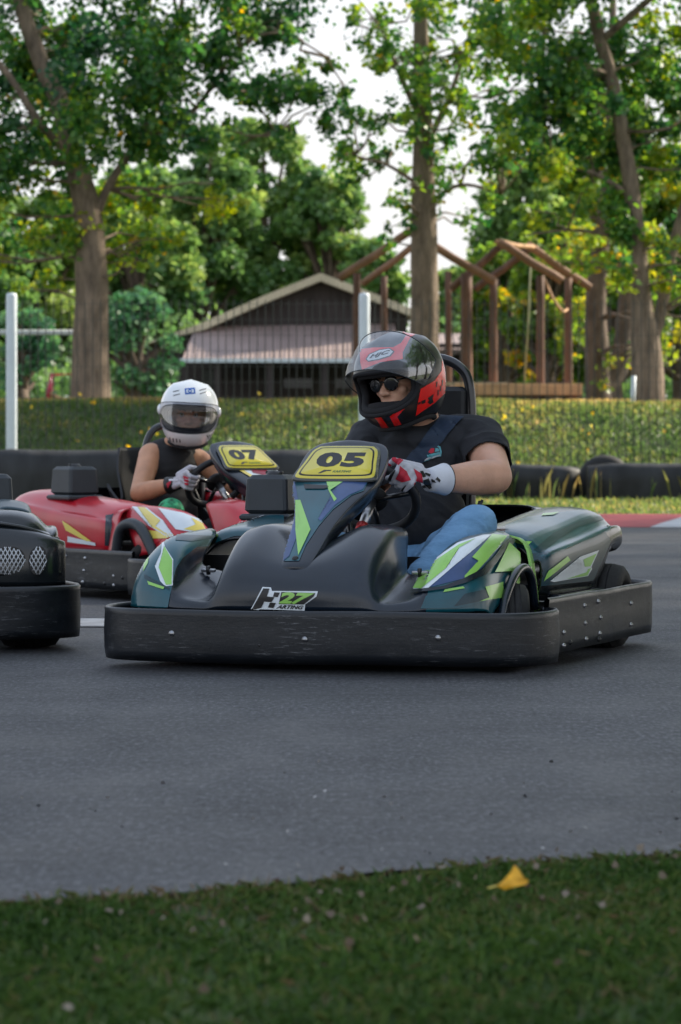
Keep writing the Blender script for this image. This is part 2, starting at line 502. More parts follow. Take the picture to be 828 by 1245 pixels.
    b.tube(curve([(x * rw, .822 + (0 if abs(x) < .5 else -(abs(x) - .5) * .5), .435 - (0 if abs(x) < .5 else .02) - (.055 * min(1, max(0, (abs(x) - .30) / .30)) if vents else 0)) for x in (-.58, -.4, 0, .4, .58)], 5), .007, skin['rear'], 8)
    b.build('cowl_ridge', rc)
    if vents:
        for vx, w, yy in [(-.43, .12, .868), (-.53, .06, .868), (.335, .115, .868), (.485, .085, .860), (-.12, .115, .872), (.12, .115, .872)]:
            b = MB(); zc = .298
            ring = [(vx + w / 2 * math.cos(t) * (1 if abs(math.cos(t)) < .7 else .98), yy, zc + .046 * math.sin(t) + (.006 * math.cos(t) * (1 if vx > 0 else -1))) for t in np.linspace(0, 2 * PI, 29)[:-1]]
            b.add(ring + [(vx, yy, zc)], [((i + 1) % 28, i, 28) for i in range(28)], M_INK)  # flat black disc painted in place of the shaded recess behind the mesh
            v = b.build('vent', rc)
            b = MB()
            st = .014
            for sgn in (-1, 1):
                for k in range(-9, 10):
                    pts = []
                    for q in np.linspace(-.09, .09, 41):
                        x = k * st + q * .55 * sgn; z = q
                        if (x / (w / 2)) ** 2 + (z / .046) ** 2 < 1: pts.append((vx + x, yy + .003, zc + z))
                    if len(pts) > 1: b.tube([pts[0], pts[-1]], np.float64(.0021), mat('pale wire', (.55, .57, .6), .4), 5)
            b.build('grille', v)
    if vents:
        g = loft([[(-.555, .46, .42), (-.55, .56, .43), (-.545, .70, .405)], [(-.535, .46, .47), (-.53, .56, .478), (-.52, .70, .45)], [(-.45, .46, .488), (-.45, .56, .492), (-.45, .70, .465)], [(-.41, .46, .47), (-.41, .56, .475), (-.41, .70, .455)]], 5, 4)
        q = MB(); q.grid(g, M_NAVY); q.build('side_fin', rc, solid=.01)
        q = MB(); q.tube(curve([(-.30, .62, .47), (-.36, .60, .495), (-.40, .56, .495), (-.42, .50, .46)], 4), .028, M_CREAM, 10); q.build('air_hose', rc)
    # --- airbox
    b = MB()
    ax, ay = cx * .5 + box, .30
    b.box((ax, ay, .435), (.178, .225, .022), M_BOX, bev=.007)
    b.box((ax, ay, .510), (.152, .198, .130), M_BOX, taper=.93, bev=.014)
    ab = b.build('airbox', root)
    b = MB(); b.lathe([(0, .012), (.02, .012), (.026, .006), (.03, 0)], M_INK, Matrix.Translation((ax, ay, .575)), 14)
    b.box((ax, ay, .583), (.06, .012, .010), M_INK, bev=.002); b.build('knob', ab)
    # --- engine behind the seat
    b = MB()
    b.box((-.30, .52, .27), (.24, .20, .20), M_RIM, bev=.02)
    for k in range(6): b.box((-.30, .52, .20 + k * .03), (.27, .23, .008), M_STEEL)
    en = b.build('engine', root)
    b = MB(); b.tube([(.05, .56, .25), (.25, .60, .25), (.33, .62, .25)], .045, M_STEEL, 12); b.build('exhaust', root)
    # --- floor and chassis
    b = MB()
    b.box((0, -.15, .06), (.62, 1.35, .012), M_INK)
    for sx in (-1, 1): b.box((sx * .455, -.33, .066), (.27, .86, .012), M_INK)  # floor widened in black to darken the scoop openings
    for sx in (-1, 1): b.box((sx * .43, -.36, .15), (.012, .55, .16), M_INK)
    for sx in (-1, 1): b.box((cx + sx * .36, -.40, .20), (.30, .012, .26), M_INK)  # black sheets added so the scoop openings look shaded inside
    for sx in (-1, 1):
        b.tube([(sx * .30, -.86, .07), (sx * .34, -.3, .075), (sx * .33, .4, .08), (sx * .33, .86, .10)], .016, M_TUBE)
        b.tube([(sx * .33, .75, .10), (sx * .60, .80, .12)], .014, M_TUBE)
        b.tube([(sx * .33, -.6, .10), (sx * .64, -.72, .12)], .014, M_TUBE)
    b.tube([(-.62, .60, .135), (.62, .60, .135)], .018, M_STEEL, 10)
    b.tube([(-.5, -.5, .125), (.5, -.5, .125)], .014, M_TUBE, 10)
    b.build('chassis', root)
    # --- wheels
    for sx in (-1, 1):
        for (x, y, r, w, st) in [(.50, -.49, .128, .125, 18), (.535, .60, .14, .19, 0)]:
            Mx = Matrix.Translation((sx * x, y, r)) @ Matrix.Rotation(math.radians(st if y < 0 else 0), 4, 'Z') @ Matrix.Rotation(PI / 2, 4, 'Y')
            b = MB(); h = w / 2
            prof = [(r * .52, -h * .8), (r * .62, -h), (r * .82, -h * 1.02), (r * .95, -h * .88), (r * .99, -h * .6)]
            for g in (-.45, -.15, .15, .45):
                prof += [(r, h * (g - .1)), (r, h * (g + .06)), (r * .985, h * (g + .08)), (r * .985, h * (g + .12)), (r, h * (g + .14))]
            prof += [(r * .99, h * .6), (r * .95, h * .88), (r * .82, h * 1.02), (r * .62, h), (r * .52, h * .8)]
            b.lathe(prof, M_TYRE, Mx, 40)
            wh = b.build('wheel', root)
            b = MB()
            b.lathe([(r * .53, -h * .8), (r * .50, -h * .2), (r * .2, -h * .1), (0, -h * .1)], M_RIM, Mx, 28)
            b.lathe([(r * .53, h * .8), (r * .50, h * .2), (r * .2, h * .25), (r * .18, h * .5), (0, h * .5)], M_RIM, Mx, 28)
            b.build('rim', wh)
    # --- seat
    b = MB()
    sec = []
    for y, z, w, d in [(-.06, .20, .15, .03), (.05, .125, .19, .10), (.2, .10, .20, .17), (.36, .15, .205, .20), (.46, .28, .205, .17), (.50, .42, .195, .12), (.53, .56, .17, .07), (.545, .66, .13, .03)]:
        sec.append([(cx + w * a, y - abs(a) ** 3 * (d if z > .3 else .0), z + abs(a) ** 3 * (d if z <= .3 else .0)) for a in (-1.08, -.98, -.7, 0, .7, .98, 1.08)])
    b.grid(loft(sec, 5, 4), M_PAD)
    st = b.build('seat', root, solid=.01)
    # --- padded head restraint hoop
    b = MB()
    hc = cx + hoop[0]; dz = hoop[1]
    rh = curve([(hc - .15, .50, .20), (hc - .15, .52, .55), (hc - .145, .53, .85 + dz), (hc - .10, .535, .94 + dz), (hc, .54, .968 + dz), (hc + .10, .535, .94 + dz), (hc + .145, .53, .85 + dz), (hc + .15, .52, .55), (hc + .15, .50, .20)], 6)
    b.tube(rh, .017, M_TUBE, 12)
    hb = b.build('roll_hoop', root)
    b = MB(); b.box((hc, .525, .76 + dz), (.27, .045, .22), M_PAD, bev=.015); b.build('head_pad', hb)
    # --- nose panel with number plate
    hx = cx
    sec = []
    st_ = [(-.885, .300, .038, .03), (-.875, .318, .044, .035), (-.80, .368, .054, .05), (-.70, .432, .064, .06), (-.60, .492, .088, .065), (-.53, .533, .117, .065), (-.47, .566, .132, .065), (-.40, .612, .136, .06), (-.34, .652, .128, .055), (-.305, .676, .105, .05), (-.29, .684, .07, .045)]
    for y, z, w, d in st_:
        nz = .84; ny = -.54
        row = []
        for a, dn, wk in [(-1, -1, .86), (-1, -.5, 1.0), (-1, -.12, 1.03), (-.9, .0, .96), (-.5, .09, .5), (0, .12, 0), (.5, .09, .5), (.9, .0, .96), (1, -.12, 1.03), (1, -.5, 1.0), (1, -1, .86)]:
            q = d * dn if dn < 0 else dn * .06
            row.append((hx + (1 if a > 0 else -1) * w * wk * (0 if a == 0 else 1), y + ny * q, z + nz * q))
        sec.append(row)
    b = MB(); b.grid(loft(sec, 5, 4), skin['nose']); K.nose_tree = b.bvh()
    b.nb = len(b.f)
    if art: art('nose', b, K)
    npn = b.build('nose_panel', root, solid=.006)
    b = MB(); b.lathe([(0, .006), (.006, .006), (.010, .002), (.011, -.002)], M_INK, Matrix.Translation((hx - .005, -.862, .337)) @ Euler((.6, 0, 0)).to_matrix().to_4x4(), 12); b.build('bolt', npn)
    # plate in its own plane
    o = Vector((hx, -.485, .562)); vv = Vector((0, .833, .553)); nn = Vector((0, -.553, .833)); uu = Vector((1, 0, 0))
    def PL(u, v, h): return o + uu * u + vv * v + nn * (h + .011)
    def rounded(k, h, m, b, sh=0):
        pts = [(-.122, .004), (-.128, .03), (-.118, .085), (-.108, .145), (-.095, .168), (-.07, .178), (.07, .178), (.095, .168), (.108, .145), (.118, .085), (.128, .03), (.122, .004), (.06, -.002), (-.06, -.002)]
        c = (0, .09)
        P = curve([((x - c[0]) * k + c[0], (y - c[1]) * (1 - (1 - k) * 1.35) + c[1]) for x, y in pts], 4, True)
        n = len(P)
        b.add([PL(p[0], p[1], h) for p in P] + [PL(p[0], p[1], h - .009) for p in P] + [PL(0, .09, h)], [(i, (i + 1) % n, 2 * n) for i in range(n)] + [(i + n, (i + 1) % n + n, (i + 1) % n, i) for i in range(n)], m)
    b = MB(); rounded(1.05, .000, M_CREAM, b); rounded(.985, .003, M_YEL, b); rounded(.91, .0045, M_INK, b); rounded(.865, .0055, M_YEL, b)
    pl = b.build('number_plate', root)
    if number:
        b = MB()
        V, Fc = text_mesh(number, .055, 0, 1.08)
        q = [(-.078, .055), (.078, .055), (.078, .137), (-.078, .137)]
        b.add([PL(x, y, .0065) for x, y in quadmap(V, q)], Fc, M_INK, False)
        # small check-marked maker's mark under the digits
        V, Fc = text_mesh('KARTING', .03, .3)
        b.add([PL(x, y, .0065) for x, y in quadmap(V, [(-.01, .025), (.05, .025), (.05, .037), (-.01, .037)])], Fc, mat('dull green print', (.10, .18, .05)), False)
        b.add([PL(x, y, .0065) for x, y in [(-.055, .020), (-.047, .020), (-.030, .033), (-.018, .033), (-.015, .039), (-.04, .039)]], [(0, 1, 2, 3, 4, 5)], M_INK, False)
        b.build('number', pl)
    # --- steering
    wc = Vector((cx + .02, -.13, .505)); wn = Vector((0, .80, .60)).normalized()
    q = wn.to_track_quat('Z', 'Y').to_matrix().to_4x4(); Mw = Matrix.Translation(wc) @ q
    b = MB()
    R = .142
    b.tube([Mw @ Vector((R * math.cos(t), R * .9 * math.sin(t), 0)) for t in np.linspace(0, 2 * PI, 49)[:-1]], .0155, M_PAD, 12, closed=True)
    for t in (.2, PI - .2, -PI / 2):
        b.tube([Mw @ Vector((.02 * math.cos(t), .02 * math.sin(t), -.01)), Mw @ Vector((R * math.cos(t), R * .9 * math.sin(t), 0))], .009, M_TUBE)
    b.lathe([(0, .012), (.045, .010), (.05, 0), (.045, -.012), (0, -.015)], M_PAD, Mw, 20)
    K.wheel = b.build('steering_wheel', root); K.Mw = Mw; K.R = R
    b = MB()
    b.tube([wc - wn * .015, wc - wn * .14], .016, M_STEEL, 12)
    b.tube([wc - wn * .14, wc - wn * .18], .020, M_REDMET, 12)
    b.tube([wc - wn * .18, Vector((cx, -.52, .14))], .012, M_STEEL, 10)
    for sx in (-1, 1): b.tube([Vector((cx + sx * .03, -.33, .36)), Vector((cx + sx * .10, -.44, .10))], .010, M_STEEL)
    b.tube([Vector((cx, -.40, .58)), Vector((cx + .03, -.36, .30)), Vector((cx + .05, -.40, .10))], .010, M_TUBE)
    b.build('steering_column', root)
    # pedals
    for sx in (-1, 1):
        b = MB(); b.tube([(cx + sx * .13, -.62, .07), (cx + sx * .13, -.60, .19)], .008, M_STEEL); b.box((cx + sx * .13, -.60, .19), (.07, .012, .03), M_INK, bev=.003)
        b.build('pedal', root)
    return K

# ------------------------------------------------------------------ artwork of the dark kart
def art05(part, mb, K):
    D = lambda pts, m, lv, org, k, tree: decal(mb, tree, K.M, pts, m, .0016 + lv * .0013, org, k)
    if part == 'cowl':
        T = K.cowl_tree; o = (150, 620); k = 4.6
        D([(120, 120), (300, 120), (520, 148), (420, 200), (330, 270), (290, 330), (270, 430), (250, 545), (80, 535), (70, 470), (90, 280)], M_TEAL, 0, o, k, T)
        D([(120, 360), (215, 425), (262, 440), (258, 450), (120, 385)], M_NAVY, 1, o, k, T)
        D([(300, 140), (530, 150), (470, 165), (380, 178), (290, 172)], M_NAVY, 1, o, k, T)
        D([(222, 150), (234, 210), (278, 280), (274, 425), (236, 430), (208, 400), (178, 315), (222, 303), (213, 240)], M_WHITE, 1, o, k, T)
        D([(230, 205), (272, 285), (268, 420), (240, 422), (225, 385), (200, 325), (235, 312)], M_GREEN, 2, o, k, T)
        D([(138, 400), (232, 434), (226, 446), (145, 420)], M_GREEN, 2, o, k, T)
        D([(175, 170), (120, 270), (115, 345), (140, 300), (150, 240), (195, 170)], M_GREEN, 1, o, k, T)
        o = (480, 620)
        D([(180, 150), (440, 130), (520, 130), (640, 150), (600, 195), (560, 255), (500, 330), (390, 388), (280, 432), (108, 452), (140, 340), (150, 270)], M_TEAL, 0, o, k, T)
        D([(250, 305), (360, 180), (500, 145), (620, 150), (560, 240), (480, 330), (390, 384), (190, 436), (320, 325)], M_BLUE, 1, o, k, T)
        D([(105, 447), (170, 385), (135, 365), (165, 300), (215, 288), (350, 190), (490, 145), (540, 142), (400, 220), (250, 305), (322, 325), (182, 446)], M_WHITE, 2, o, k, T)
        D([(105, 443), (175, 380), (150, 352), (155, 325), (220, 298), (360, 200), (450, 165), (360, 218), (232, 308), (248, 318), (290, 328), (152, 445)], M_GREEN, 3, o, k, T)
        D([(540, 142), (625, 150), (600, 180), (500, 250), (522, 270), (452, 350), (388, 384), (388, 372), (462, 290), (428, 270), (490, 200)], M_GREEN, 3, o, k, T)
        D([(600, 190), (505, 255), (522, 268), (560, 230)], M_WHITE, 2, o, k, T)
        D([(175, 480), (390, 430), (500, 385), (700, 330), (700, 400), (610, 490), (500, 518), (350, 550), (145, 552)], M_TEAL, 0, o, k, T)
        D([(390, 470), (520, 440), (640, 400), (600, 480), (470, 512), (330, 540)], M_NAVY, 1, o, k, T)
        D([(548, 352), (630, 188), (716, 268), (716, 432), (664, 432), (660, 330), (640, 345)], M_GREEN, 5, o, k, T)
        D([(500, 432), (600, 402), (600, 420), (530, 450), (540, 470), (602, 455), (592, 490), (468, 512), (522, 490)], M_GREEN, 2, o, k, T)
        D([(280, 446), (380, 430), (390, 440), (270, 462)], M_GREEN, 2, o, k, T)
        D([(640, 160), (668, 175), (640, 215), (600, 240), (560, 300), (500, 365), (400, 410), (280, 445), (100, 470), (100, 455), (280, 428), (390, 384), (480, 335), (555, 255), (600, 190)], M_COWL, 4, o, k, T)
        # track logo sticker
        o = (290, 700); k = 7.527
        D([(108, 318), (222, 104), (298, 108), (308, 140), (728, 142), (715, 190), (612, 262), (606, 320), (200, 306), (165, 322)], M_WHITE, 0, o, k, T)
        D([(124, 308), (230, 118), (286, 120), (262, 190), (330, 196), (305, 240), (238, 236), (212, 292), (150, 308)], M_INK, 1, o, k, T)
        for q in [[(330, 152), (382, 156), (360, 196), (318, 192)], [(290, 244), (344, 248), (322, 296), (272, 290)]]:
            D(q, M_INK, 1, o, k, T)
        D([(395, 150), (706, 160), (690, 190), (600, 262), (370, 258)], M_INK, 1, o, k, T)
        px = lambda x, y: (o[0] + x / k, o[1] + y / k)
        decal_text(mb, T, K.M, '27', [px(372, 255), px(582, 262), px(700, 162), px(405, 150)], M_GREEN, .0032, .05, 0, 1.0)
        decal_text(mb, T, K.M, 'ARTING', [px(345, 300), px(590, 308), px(600, 272), px(362, 266)], M_INK, .003, .04, .2)
    elif part == 'podR':
        T = K.podR; o = (600, 600); k = 4.14
        D([(60, 160), (170, 120), (600, 60), (620, 120), (580, 190), (380, 270), (250, 330), (190, 300), (60, 240)], M_TEAL, 0, o, k, T)
        D([(200, 285), (300, 200), (430, 140), (560, 110), (560, 130), (430, 170), (330, 230), (240, 300)], M_NAVY, 1, o, k, T)
        D([(200, 300), (370, 280), (560, 190), (590, 240), (500, 440), (200, 470), (180, 400)], M_NAVY, 0, o, k, T)
        D([(368, 316), (382, 336), (265, 430), (250, 442), (272, 390)], M_GREEN, 2, o, k, T)
        D([(430, 318), (525, 285), (487, 370), (490, 380), (470, 415), (300, 445), (280, 440), (445, 380)], M_WHITE, 2, o, k, T)
        D([(445, 332), (512, 302), (480, 366), (452, 368)], M_GREEN, 3, o, k, T)
        D([(468, 380), (484, 374), (465, 412), (360, 430), (460, 396)], M_GREEN, 3, o, k, T)
        D([(100, 236), (190, 246), (170, 266), (90, 246)], M_GREEN, 2, o, k, T)
        D([(250, 105), (330, 98), (300, 112), (240, 116)], M_GREEN, 2, o, k, T)
    elif part == 'podL':
        T = K.podL
        D([(262, 660), (275, 630), (292, 622), (345, 612), (345, 650), (285, 652)], M_TEAL, 0, (0, 0), 1, T)
        D([(288, 634), (320, 625), (322, 628), (290, 637)], M_WHITE, 2, (0, 0), 1, T)
    elif part == 'nose':
        T = K.nose_tree; o = (340, 520); k = 3.764
        D([(40, 240), (410, 235), (385, 290), (330, 310), (245, 375), (180, 450), (120, 540), (90, 610), (20, 612), (25, 540), (40, 420), (32, 300)], M_TEAL, 0, o, k, T)
        D([(38, 240), (70, 245), (85, 330), (100, 450), (45, 590), (18, 612), (25, 540), (40, 420), (28, 300)], M_BLUE, 1, o, k, T)
        D([(270, 250), (405, 245), (380, 285), (320, 310), (250, 360), (190, 430), (175, 420), (260, 330)], M_BLUE, 1, o, k, T)
        D([(74, 335), (96, 335), (142, 470), (86, 588), (74, 470), (104, 452)], M_GREEN, 2, o, k, T)
        D([(215, 252), (290, 252), (232, 290), (262, 330), (250, 342), (224, 290)], M_GREEN, 2, o, k, T)
        D([(110, 262), (205, 268), (250, 268), (205, 284), (118, 284)], M_INK, 2, o, k, T)

def art07(part, mb, K):
    D = lambda pts, m, lv, T: decal(mb, T, K.M, pts, m, .0016 + lv * .0013, (0, 440), 2.238)
    if part == 'cowl':
        T = K.cowl_tree
        D([(358, 394), (400, 398), (445, 432), (432, 445), (475, 475), (455, 478), (405, 445), (415, 430)], M_WHITE, 1, T)
        D([(375, 396), (395, 398), (438, 432), (425, 447), (462, 474), (415, 450), (422, 434)], M_YEL2, 2, T)
        D([(430, 398), (500, 412), (545, 430), (568, 472), (478, 456), (520, 440)], M_WHITE, 1, T)
        D([(520, 425), (550, 440), (564, 468), (500, 456), (532, 444)], M_YEL2, 2, T)
        D([(380, 456), (440, 462), (475, 470), (455, 480), (385, 482)], M_YEL2, 1, T)
        D([(385, 484), (440, 482), (420, 500), (388, 500)], M_RED, 1, T)
    elif part == 'podL':
        T = K.podL
        D([(170, 432), (184, 440), (250, 488), (236, 488), (180, 458)], M_YEL2, 1, T)
        D([(185, 474), (260, 492), (262, 500), (185, 490)], M_WHITE, 1, T)
        D([(288, 418), (312, 414), (306, 500), (286, 500)], M_COWL, 1, T)
    elif part == 'nose':
        T = K.nose_tree; o = (240, 540); k = 6.369
        D2 = lambda pts, m, lv: decal(mb, T, K.M, pts, m, .0016 + lv * .0013, o, k)
        D2([(300, 190), (640, 165), (760, 240), (760, 420), (560, 340), (420, 250)], M_WHITE, 0)
        D2([(330, 188), (520, 300), (500, 310), (300, 192)], M_YEL2, 1)
        D2([(400, 185), (520, 180), (560, 240), (520, 245), (430, 225)], M_DKRED, 1)

M5 = frame(.17, 11.1, -17)
M7 = frame(-.645, 15.68, 32)
MK = frame(-1.685, 12.0, 192)
K5 = make_kart('05', 'dark teal and black go-kart with lime bolts and yellow 05 plate in front', 'rental go-karts on the track', M5,
     dict(body=M_COWL, pod=M_GLOSS, nose=M_COWL, rear=M_GLOSS, arch=M_GREEN, fender=M_TEAL), cx=-.05, art=art05, number='05')
K7 = make_kart('07', 'red go-kart with yellow 07 plate behind the dark front kart', 'rental go-karts on the track', M7,
     dict(body=M_RED, pod=M_RED, nose=M_COWL, rear=M_GLOSS, lip=M_BOX, lipr=.024, liph=.03), cx=0, art=art07, number='07', hoop=(.16, -.20))
KB = make_kart('xx', 'plain black go-kart at the left edge seen from behind, with mesh vents', 'rental go-karts on the track', MK,
     dict(body=M_GLOSS, pod=M_GLOSS, nose=M_GLOSS, rear=M_GLOSS), cx=0, vents=True, box=-.43)
# ------------------------------------------------------------------ people
def skinmat(name, c):
    m, nt, b = newmat(name)
    n = noise_node(nt, 14, 5); r = ramp(nt, n.outputs['Fac'], [(.3, [v * .85 for v in c]), (.7, [min(1, v * 1.12) for v in c])])
    nt.links.new(r.outputs['Color'], b.inputs['Base Color']); b.inputs['Roughness'].default_value = .5
    b.inputs['Subsurface Weight'].default_value = .12; b.inputs['Subsurface Radius'].default_value = (.02, .007, .003)
    n2 = noise_node(nt, 180, 3); bp_ = bump(nt, b, n2.outputs['Fac'], .3, .002); n3 = noise_node(nt, 22, 4); bump(nt, b, n3.outputs['Fac'], .35, .008, bp_)
    return m
M_SKIN = skinmat('fair skin', (.62, .345, .235))
M_SKIN2 = skinmat('tanned skin', (.56, .28, .16))
M_SHIRT = mat('black cotton', (.016, .018, .023), .85, var=.35, scale=7, bumpk=.5, bdist=.02)
M_TANK = mat('black tank cloth', (.012, .012, .014), .8, var=.25, scale=12, bumpk=.2)
def jeansmat():
    m, nt, b = newmat('worn denim')
    n = noise_node(nt, 4, 7, .7); r = ramp(nt, n.outputs['Fac'], [(.3, (.11, .25, .43)), (.52, (.17, .34, .55)), (.75, (.30, .48, .67))])
    nt.links.new(r.outputs['Color'], b.inputs['Base Color']); b.inputs['Roughness'].default_value = .85
    n2 = noise_node(nt, 300, 2, stretch=(1, 1, .3)); bp = bump(nt, b, n2.outputs['Fac'], .3, .002)
    n3 = noise_node(nt, 12, 3, stretch=(1, 1, 2.5)); bump(nt, b, n3.outputs['Fac'], .5, .02, bp)
    return m
M_JEANS = jeansmat()
M_GLOVE = mat('grey white glove cloth', (.50, .50, .55), .75, var=.1, scale=30, bumpk=.15)
M_GRED = mat('red glove cloth', (.50, .015, .04), .7, var=.15, scale=30)
M_CUFF = mat('white glove cuff', (.66, .68, .74), .8, var=.06)
M_BELT = mat('navy webbing', (.012, .028, .06), .7, var=.2, scale=80, stretch=(1, 1, 5))
M_HBLK = mat('satin black helmet', (.012, .012, .013), .32, var=.1, coat=.3)
M_HRED = mat('red helmet paint', (.88, .014, .010), .26, var=.08, coat=.6)
M_HWHT = mat('white helmet paint', (.86, .88, .90), .2, var=.03, coat=.8)
M_LINER = mat('helmet liner', (.010, .010, .012), .9)
M_LENS = mat('dark lens', (.004, .004, .005), .06, coat=1)
M_HBLUE = mat('blue badge', (.01, .10, .42), .3)
M_GREENCLOTH = mat('green patterned cloth', (.03, .30, .13), .7, var=.9, scale=38)
M_HAIR = mat('brown hair', (.05, .025, .012), .6, var=.4, scale=90)
def glassmat(name, tint, k):
    m = bpy.data.materials.new(name); m.use_nodes = True; nt = m.node_tree
    for n in list(nt.nodes): nt.nodes.remove(n)
    o = nt.nodes.new('ShaderNodeOutputMaterial'); t = nt.nodes.new('ShaderNodeBsdfTransparent'); g = nt.nodes.new('ShaderNodeBsdfGlossy')
    t.inputs['Color'].default_value = (*tint, 1); g.inputs['Roughness'].default_value = .04; g.inputs['Color'].default_value = (.9, .9, .9, 1)
    fr = nt.nodes.new('ShaderNodeLayerWeight'); fr.inputs['Blend'].default_value = k
    ml = nt.nodes.new('ShaderNodeMath'); ml.operation = 'MULTIPLY_ADD'; ml.inputs[1].default_value = .22; ml.inputs[2].default_value = .02
    nt.links.new(fr.outputs['Fresnel'], ml.inputs[0])
    mx = nt.nodes.new('ShaderNodeMixShader'); nt.links.new(ml.outputs[0], mx.inputs['Fac'])
    nt.links.new(t.outputs[0], mx.inputs[1]); nt.links.new(g.outputs[0], mx.inputs[2]); nt.links.new(mx.outputs[0], o.inputs['Surface'])
    return m
M_VCLEAR = glassmat('clear visor', (.86, .88, .90), .5)
M_VTINT = glassmat('tinted visor', (.62, .64, .70), .45)

def hrad(d):
    a, b, c, p = .136, .156, .163, 2.35
    if d.y < 0 and d.z < 0: b *= 1 + .16 * min(1, -d.z * 2.2) * min(1, max(0, -d.y) * 1.5)
    if d.z < 0: a *= 1 - .14 * (-d.z)
    return (abs(d.x / a) ** p + abs(d.y / b) ** p + abs(d.z / c) ** p) ** (-1 / p)
def azel(az, el):
    return Vector((math.sin(az) * math.cos(el), -math.cos(az) * math.cos(el), math.sin(el)))
def helmet(name, body, H, K, shell, A, E, el0, closed, art, label):
    """H: helmet frame inside the kart frame"""
    root_M = K.M
    mb = MB(); N = 112; R = 44
    G = []
    pole = Vector((0, 1, .0))
    bd = []
    for i in range(N):
        t = 2 * PI * i / N; c, s = math.cos(t), math.sin(t)
        az = A * math.copysign(abs(c) ** .62, c); el = el0 + E * math.copysign(abs(s) ** .75, s)
        if s < 0: el += -.07 * (1 - abs(c))      # dips in the middle, over the chin bar
        bd.append(azel(az, el))
    rows = []
    for j in range(R + 1):
        u = j / R
        row = []
        for d0 in bd:
            ang = d0.angle(pole); ax = d0.cross(pole).normalized()
            d = Matrix.Rotation(ang * u * .999, 3, ax) @ d0
            row.append(d)
        rows.append(row)
    vs = []; fs = []
    for row in rows:
        for d in row: vs.append(H @ (d * hrad(d)))
    for j in range(R):
        for i in range(N):
            q = (i + 1) % N
            if rows[j][i].z < -.83: continue
            fs.append((j * N + i, (j + 1) * N + i, (j + 1) * N + q, j * N + q))
    mb.add(vs, fs, shell)
    tree = mb.bvh(); mb.nb = len(mb.f)
    art(mb, tree, K)
    h = mb.build(name, body, solid=.022)
    # opening gasket
    g = MB(); g.tube([H @ (d * (hrad(d) - .003)) for d in bd], .007, M_LINER, 8, closed=True)
    g.tube([H @ (d * (hrad(d) - .022)) for d in bd], .014, M_LINER, 8, closed=True)
    g.build('gasket', h)
    # lower rim trim
    g = MB()
    rim = []
    for t in np.linspace(0, 2 * PI, 49)[:-1]:
        d = Vector((math.sin(t) * .557, -math.cos(t) * .557, -.83)); rim.append(H @ (d * (hrad(d) + .001)))
    g.tube(rim, .009, M_LINER, 8, closed=True); g.build('neck_roll', h)
    # visor
    v = MB(); G = []
    lift = 0 if closed else math.radians(-46)
    Rm = Matrix.Rotation(lift, 3, 'X')
    AZ = math.radians(80)
    e0, e1 = (el0 - E * 1.22, el0 + E * 1.25) if closed else (el0 - E * 1.05, el0 + E * 1.25)
    for i in range(41):
        az = -AZ + 2 * AZ * i / 40; row = []
        k = math.cos(az * .92) ** .35
        for j in range(17):
            w = j / 16; mid = (e0 + e1) / 2 * k
            el = mid + (w - .5) * (e1 - e0) * (.42 + .58 * k)
            d = azel(az, el); rr = hrad(d) * 1.0 + (.0035 if closed else .012 + .012 * math.cos(az))
            row.append(H @ (Rm @ (d * rr)))
        G.append(row)
    v.grid(G, M_VTINT if closed else M_VCLEAR)
    vo = v.build('visor', h)
    v = MB(); edge = [G[i][0] for i in range(41)] + [G[40][j] for j in range(1, 17)] + [G[i][16] for i in range(39, -1, -1)] + [G[0][j] for j in range(15, 0, -1)]
    v.tube(edge, .0016, M_BOX, 5, closed=True); v.build('visor_edge', vo)
    for sx in (-1, 1):
        d = azel(sx * math.radians(78), math.radians(8)); p = d * (hrad(d))
        q = Vector((sx, 0, 0)).to_track_quat('Z', 'Y').to_matrix().to_4x4()
        v = MB(); v.lathe([(0, .012), (.012, .012), (.017, .008), (.024, .004), (.026, -.01)], M_HBLK if not closed else M_HWHT, H @ Matrix.Translation(p) @ q, 20); v.build('visor_pivot', h)
    return h, tree

def head_prims(H, f=1.0):
    T = lambda x, y, z: H @ Vector((x * f, y * f, z * f))
    e = H.to_euler(); e = (e.x, e.y, e.z)
    P = [('e', T(0, .012, .015), (.072, .088, .098), e), ('e', T(0, -.028, -.045), (.056, .058, .062), e), ('e', T(0, -.045, -.09), (.026, .028, .02), e),
         ('c', T(0, -.076, .008), .009, T(0, -.104, -.028), .0125), ('e', T(-.013, -.092, -.031), (.009, .010, .007), e), ('e', T(.013, -.092, -.031), (.009, .010, .007), e),
         ('c', T(-.045, -.062, .022), .011, T(-.014, -.076, .020), .010), ('c', T(.045, -.062, .022), .011, T(.014, -.076, .020), .010),
         ('e', T(-.04, -.055, -.025), (.02, .02, .018), e), ('e', T(.04, -.055, -.025), (.02, .02, .018), e),
         ('c', T(-.02, -.080, -.060), .0065, T(.02, -.080, -.060), .0065), ('c', T(-.017, -.079, -.070), .0075, T(.017, -.079, -.070), .0075),
         ('e', T(.073, .01, -.005), (.008, .018, .03), e), ('e', T(-.073, .01, -.005), (.008, .018, .03), e)]
    return P
